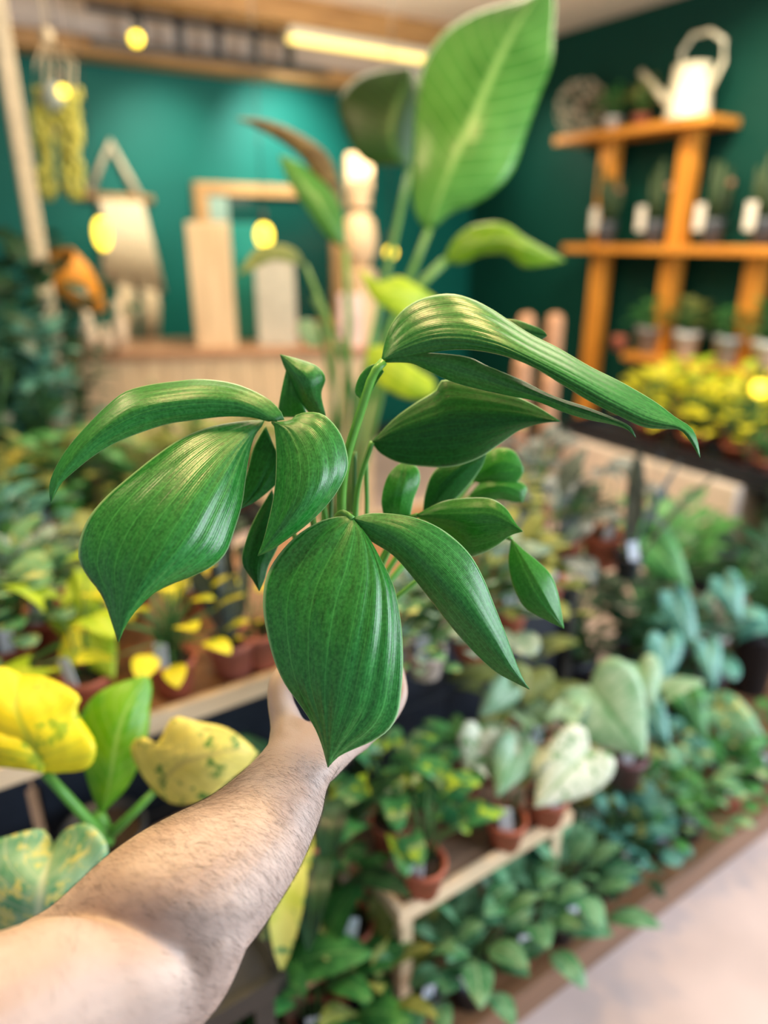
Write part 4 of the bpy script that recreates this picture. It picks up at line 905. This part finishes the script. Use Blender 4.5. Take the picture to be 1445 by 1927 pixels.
petiole(LAST[0], [(.006, .002, 0), (645, 1040, .64), (643, 930, .61), (655, 850, .595), (682, 765, .585), (702, 705, .58), (722, 680, .58)], .0048, .0036, mat('fresh_green_petiole', (.12, .40, .05), .35, var=.15, scale=60))
# dark leaf behind on the right
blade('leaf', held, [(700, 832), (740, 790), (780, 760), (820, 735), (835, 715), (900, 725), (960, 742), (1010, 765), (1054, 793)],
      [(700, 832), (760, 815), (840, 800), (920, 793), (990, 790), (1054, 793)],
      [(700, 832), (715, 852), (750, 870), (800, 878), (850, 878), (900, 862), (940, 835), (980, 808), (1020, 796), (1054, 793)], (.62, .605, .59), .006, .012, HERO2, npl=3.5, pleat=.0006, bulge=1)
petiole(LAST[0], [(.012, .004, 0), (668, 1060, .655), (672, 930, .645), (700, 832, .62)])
# glossy pointed leaf, right of the front leaf
blade('leaf', held, [(784, 968), (830, 945), (870, 938), (920, 938), (950, 955), (970, 985), (983, 1000)], [(784, 970), (830, 972), (880, 975), (925, 975), (955, 985), (983, 1000)], [(784, 972), (810, 985), (850, 1010), (880, 1046), (905, 1042), (930, 1030), (960, 1008), (983, 1000)], (.61, .585, .57), .004, .014, HERO3, npl=2, nu=20, pleat=.0008)
petiole(LAST[0], [(.016, 0, 0), (720, 1060, .645), (760, 985, .63), (784, 970, .61)])
# small hanging leaf
blade('leaf', held, [(962, 1014), (957, 1060), (968, 1110), (990, 1145), (1030, 1168), (1061, 1183)], [(962, 1014), (985, 1060), (1005, 1100), (1028, 1138), (1048, 1165), (1061, 1183)], [(962, 1014), (985, 1035), (1010, 1055), (1035, 1080), (1048, 1110), (1056, 1150), (1061, 1183)], (.62, .60, .60), .006, .006, HERO3, npl=1, nu=16, pleat=.0005)
petiole(LAST[0], [(.020, .004, 0), (800, 1080, .66), (900, 1000, .65), (962, 1014, .62)], .0026, .002)
# upright glossy small leaf and the dark bluish one
blade('leaf', held, [(722, 972), (718, 940), (728, 900), (745, 878), (762, 868)], [(745, 972), (748, 940), (755, 905), (760, 885), (762, 868)], [(772, 972), (778, 940), (790, 905), (785, 880), (762, 868)], (.625, .62, .63), .004, .006, HERO3, npl=1, nu=14, nv=24, pleat=.0004)
petiole(LAST[0], [(.010, -.004, 0), (715, 1060, .65), (745, 1000, .635), (745, 968, .626)])
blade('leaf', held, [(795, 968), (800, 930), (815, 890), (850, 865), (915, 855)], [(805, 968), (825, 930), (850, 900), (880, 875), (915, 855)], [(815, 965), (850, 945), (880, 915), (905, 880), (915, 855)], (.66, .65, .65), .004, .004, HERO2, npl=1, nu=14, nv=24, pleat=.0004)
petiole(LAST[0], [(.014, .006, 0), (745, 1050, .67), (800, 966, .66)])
# rolled new leaf
blade('leaf', held, [(527, 667), (535, 690), (550, 720), (562, 750), (580, 775), (590, 782)], [(527, 667), (550, 690), (570, 712), (582, 740), (595, 765), (604, 782)], [(527, 667), (562, 676), (597, 690), (612, 712), (604, 742), (613, 782)], (.60, .595, .61), .012, .0, HERO, nv=20, nu=14, pleat=.0006, bulge=2)
blade('lobe', held, [(540, 690), (533, 720), (526, 755), (522, 785)], [(545, 700), (545, 725), (542, 755), (540, 785)], [(550, 715), (562, 735), (572, 760), (580, 785)], (.605, .61, .615), .0, .0, HERO3, nv=16, nu=12, pleat=.0004)
petiole(LAST[0], [(-.004, .008, 0), (620, 1040, .66), (600, 900, .64), (580, 780, .615)])
# leaves low on the left, behind
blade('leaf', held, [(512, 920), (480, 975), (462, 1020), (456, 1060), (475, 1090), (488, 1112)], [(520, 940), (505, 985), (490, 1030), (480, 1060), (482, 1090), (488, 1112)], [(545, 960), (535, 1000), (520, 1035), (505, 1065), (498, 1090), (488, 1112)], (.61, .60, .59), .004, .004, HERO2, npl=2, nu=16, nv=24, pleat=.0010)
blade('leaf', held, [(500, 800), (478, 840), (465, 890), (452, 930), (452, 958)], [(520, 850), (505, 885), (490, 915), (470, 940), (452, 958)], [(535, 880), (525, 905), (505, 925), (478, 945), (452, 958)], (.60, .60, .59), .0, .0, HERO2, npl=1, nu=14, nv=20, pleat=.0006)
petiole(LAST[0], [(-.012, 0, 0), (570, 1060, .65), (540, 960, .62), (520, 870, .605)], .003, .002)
# two fresh leaves to the back right
blade('leaf', held, [(890, 905), (900, 870), (930, 845), (965, 848), (985, 880)], [(890, 905), (915, 890), (940, 880), (965, 880), (985, 884)], [(890, 905), (920, 915), (950, 915), (975, 905), (985, 888)], (.70, .69, .69), .004, .004, HERO3, npl=1, nu=12, nv=18, pleat=.0004)
petiole(LAST[0], [(.018, .010, 0), (800, 1010, .69), (890, 905, .70)], .0025, .002)
blade('leaf', held, [(880, 935), (910, 905), (950, 898), (990, 915), (985, 940)], [(880, 935), (915, 922), (950, 920), (975, 930), (985, 942)], [(880, 935), (910, 945), (940, 940), (965, 945), (985, 945)], (.70, .69, .69), .004, .004, HERO3, npl=1, nu=12, nv=18, pleat=.0004)
petiole(LAST[0], [(.016, .008, 0), (790, 1030, .69), (885, 935, .70)], .0025, .002)
for k, (px, t_) in enumerate(((612, 900), (668, 890), (690, 900), (628, 880))):
    petiole(None, [(-.008 + .006 * k, .010, 0), (px - 5, 1020, .665), (px, t_ - 40, .65)], .003, .0018, STEMD if k % 2 else STEM)

# ------------------------------------------------------------------ THE ARM AND HAND
def arm_ring(mb_pts, lp, rp, d, thick, n=28):
    if d < .572: d = .572 - (.572 - d) * .70
    A, B = U(*lp, d), U(*rp, d); c = (A + B) / 2; s = (B - A) / 2; wv = (c - Vector((0, 0, EYE))).normalized()
    t = wv * s.length * thick
    mb_pts.append([c + s * math.cos(2 * math.pi * k / n) + t * math.sin(2 * math.pi * k / n) for k in range(n)])
def loft(rings, mb):
    n = len(rings[0]); vs = [p for r in rings for p in r]; fs = []
    for i in range(len(rings) - 1):
        for k in range(n):
            a_ = i * n + k; c_ = i * n + (k + 1) % n; fs.append((a_, c_, c_ + n, a_ + n))
    c0 = sum(rings[0], Vector()) / n; c1 = sum(rings[-1], Vector()) / n
    vs += [c0, c1]; b0, b1 = len(vs) - 2, len(vs) - 1
    for k in range(n): fs.append((b0, (k + 1) % n, k)); q = (len(rings) - 1) * n; fs.append((b1, q + k, q + (k + 1) % n))
    mb.add(vs, fs)
def interp(st, m_=5):
    P_ = [[Vector((s[0][0], s[0][1], s[2])) for s in st], [Vector((s[1][0], s[1][1], s[3])) for s in st]]
    a_, c_ = cr_pts(P_[0], len(st) * m_), cr_pts(P_[1], len(st) * m_)
    return [((x.x, x.y), (y.x, y.y), x.z, y.z) for x, y in zip(a_, c_)]
am = MB()
fore = [((548, 1345), (668, 1395), .605, .60), ((520, 1372), (640, 1440), .590, .62), ((500, 1405), (616, 1484), .572, .72), ((460, 1448), (606, 1530), .552, .80), ((398, 1496), (586, 1584), .53, .84), ((322, 1534), (560, 1640), .50, .84), ((254, 1572), (528, 1694), .475, .84), ((192, 1618), (490, 1752), .455, .82), ((140, 1666), (452, 1800), .445, .76), ((92, 1708), (420, 1835), .442, .66), ((30, 1742), (360, 1840), .435, .5)]
rings = []
for (l, r, d, t_) in interp(fore): arm_ring(rings, l, r, d, t_)
loft(rings, am)
upper = [((400, 1745), (462, 1778), .46, .45), ((345, 1735), (455, 1806), .446, .70), ((275, 1730), (428, 1858), .425, .88), ((195, 1732), (378, 1915), .405, .88), ((100, 1724), (305, 1985), .388, .84), ((0, 1752), (215, 2060), .362, .86), ((-110, 1790), (110, 2150), .33, .86), ((-260, 1830), (0, 2260), .30, .86)]
rings = []
for (l, r, d, t_) in interp(upper): arm_ring(rings, l, r, d, t_)
loft(rings, am)
def chain(pts, rad):
    """tapered limb: overlapping spheres along the joints"""
    P_ = cr_pts([Vector((p[0], p[1], p[2])) for p in pts], 22); Rr = cr_pts([Vector((r, 0, 0)) for r in rad], 22) if len(rad) > 1 else None
    n = len(P_) - 1
    tot = len(rad) - 1
    vp = [U(p.x, p.y, p.z) for p in P_]
    rr = []
    for i in range(n + 1):
        f = i / n * tot; k = min(int(f), tot - 1); rr.append(rad[k] + (rad[k + 1] - rad[k]) * (f - k))
    am.tube(vp, rr, 12); am.sphere(vp[-1], rr[-1], 12, 8); am.sphere(vp[0], rr[0], 12, 8)
chain([(398, 1752, .474), (352, 1836, .470), (268, 1915, .462)], [.027, .029, .030])
# palm under the pot, heel of the hand, thumb, four fingers
chain([(575, 1420, .59), (625, 1392, .625), (655, 1368, .66)], [.021, .024, .020])
chain([(600, 1440, .585), (640, 1402, .61), (672, 1384, .635)], [.017, .017, .015])
chain([(545, 1410, .585), (540, 1365, .605), (528, 1322, .615), (527, 1285, .625), (545, 1250, .640)], [.019, .015, .0120, .0105, .0085])
chain([(650, 1400, .61), (690, 1378, .632), (728, 1348, .64), (752, 1310, .65), (752, 1278, .66)], [.013, .0105, .0090, .0080, .0066])
chain([(650, 1375, .65), (705, 1352, .665), (745, 1310, .68), (745, 1265, .69), (725, 1235, .69)], [.014, .0115, .0100, .0088, .0075])
chain([(640, 1360, .67), (690, 1340, .70), (725, 1300, .715), (728, 1250, .715), (712, 1220, .71)], [.014, .0115, .0100, .0090, .0077])
chain([(620, 1360, .68), (650, 1335, .72), (685, 1300, .74), (690, 1250, .735), (680, 1215, .72)], [.014, .0115, .0098, .0086, .0074])
SKIN, N, L, P = newmat('skin')
tc = N.new('ShaderNodeTexCoord'); n1 = N.new('ShaderNodeTexNoise'); n1.inputs['Scale'].default_value = 18; n1.inputs['Detail'].default_value = 5; L.new(tc.outputs['Object'], n1.inputs['Vector'])
n2 = N.new('ShaderNodeTexNoise'); n2.inputs['Scale'].default_value = 900; n2.inputs['Detail'].default_value = 2; L.new(tc.outputs['Object'], n2.inputs['Vector'])
cr = N.new('ShaderNodeValToRGB'); cr.color_ramp.elements[0].position = .3; cr.color_ramp.elements[1].position = .72
cr.color_ramp.elements[0].color = (.42, .30, .25, 1); cr.color_ramp.elements[1].color = (.56, .45, .40, 1)
L.new(n1.outputs['Fac'], cr.inputs['Fac']); L.new(cr.outputs[0], P.inputs['Base Color']); P.inputs['Roughness'].default_value = .48
P.inputs['Subsurface Weight'].default_value = .12; P.inputs['Subsurface Radius'].default_value = (.012, .005, .003)
bb = N.new('ShaderNodeBump'); bb.inputs['Strength'].default_value = .25; bb.inputs['Distance'].default_value = .0008; L.new(n2.outputs['Fac'], bb.inputs['Height']); L.new(bb.outputs['Normal'], P.inputs['Normal'])
arm = am.build('person', SKIN)
rm = arm.modifiers.new('remesh', 'REMESH'); rm.mode = 'VOXEL'; rm.voxel_size = .0020; rm.use_smooth_shade = True
sm_ = arm.modifiers.new('smooth', 'SMOOTH'); sm_.factor = .5; sm_.iterations = 12
dg = bpy.context.evaluated_depsgraph_get(); dg.update()
me = bpy.data.meshes.new_from_object(arm.evaluated_get(dg)); arm.modifiers.clear(); arm.data = me
tag(arm, 'bare left arm of a person reaching in from the lower left, hand cupping the pot', 'person')
# fine dark hairs on the forearm
cu = bpy.data.curves.new('arm_hair', 'CURVE'); cu.dimensions = '3D'; cu.bevel_depth = .000045; cu.bevel_resolution = 0; cu.resolution_u = 2
rnd = random.Random(11); eye = Vector((0, 0, EYE))
axis = (U(560, 1480, .56) - U(300, 1760, .44)).normalized()
polys = [p for p in me.polygons if p.normal.dot((eye - p.center).normalized()) > -.15]
area = [p.area for p in polys]; cnt = 0
bx = Matrix(((math.cos(AZ), math.sin(AZ)), (math.sin(AZ), -math.cos(AZ))))
def pix(q):
    v = q - eye; fwd = v.x * math.cos(AZ) + v.y * math.sin(AZ); rt = v.x * math.sin(AZ) - v.y * math.cos(AZ)
    dz = fwd * math.cos(PITCH) - v.z * math.sin(PITCH); uy = fwd * math.sin(PITCH) + v.z * math.cos(PITCH)
    return 722.5 + F_PX * rt / dz, 963.5 - F_PX * uy / dz, dz
for p in rnd.choices(polys, weights=area, k=26000):
    x, y, d = pix(p.center)
    if y < rnd.gauss(1432, 16) or x < -60 or y > 1990: continue
    if y > 1725 and x < 330: keep = .12
    elif y > 1725: keep = .55
    else: keep = .95
    k_ = (x - 330) / 260.0
    if x < 300: keep *= .55
    if rnd.random() > keep: continue
    nrm = p.normal; tow = (axis - nrm * axis.dot(nrm)).normalized(); sd = nrm.cross(tow)
    side = U(x + 10, y + 4, d) - U(x, y, d); side = (side - nrm * side.dot(nrm)).normalized()
    dirn = (tow * rnd.uniform(.0, .5) * (-1 if x > rnd.gauss(380, 60) else 1) + side * (1.0 if (x + .9 * y) > rnd.gauss(1800, 60) else -.6) + sd * rnd.uniform(-.35, .35) + Vector((0, 0, -.35))).normalized()
    dirn = (dirn - nrm * dirn.dot(nrm)).normalized(); ln_ = rnd.uniform(.006, .013)
    cv = nrm.cross(dirn) * rnd.uniform(-.25, .25)
    sp = cu.splines.new('POLY'); sp.points.add(3); c0 = p.center - nrm * .0003
    for i, f in enumerate((0, .33, .66, 1)):
        q = c0 + dirn * ln_ * f + nrm * ln_ * (.22 * f - .12 * f * f) + cv * ln_ * f * f
        sp.points[i].co = (*q, 1); sp.points[i].radius = 1 - .75 * f
    cnt += 1
print('hairs', cnt)
HM = mat('dark_hair', (.05, .035, .028), .6, var=.2); cu.materials.append(HM)
ho = bpy.data.objects.new('hair_curves', cu); COL.objects.link(ho); dg.update()
hm = bpy.data.meshes.new_from_object(ho.evaluated_get(bpy.context.evaluated_depsgraph_get())); bpy.data.objects.remove(ho)
ho = bpy.data.objects.new('arm_hair', hm); COL.objects.link(ho); ho.parent = arm; ho['kind'] = 'stuff'
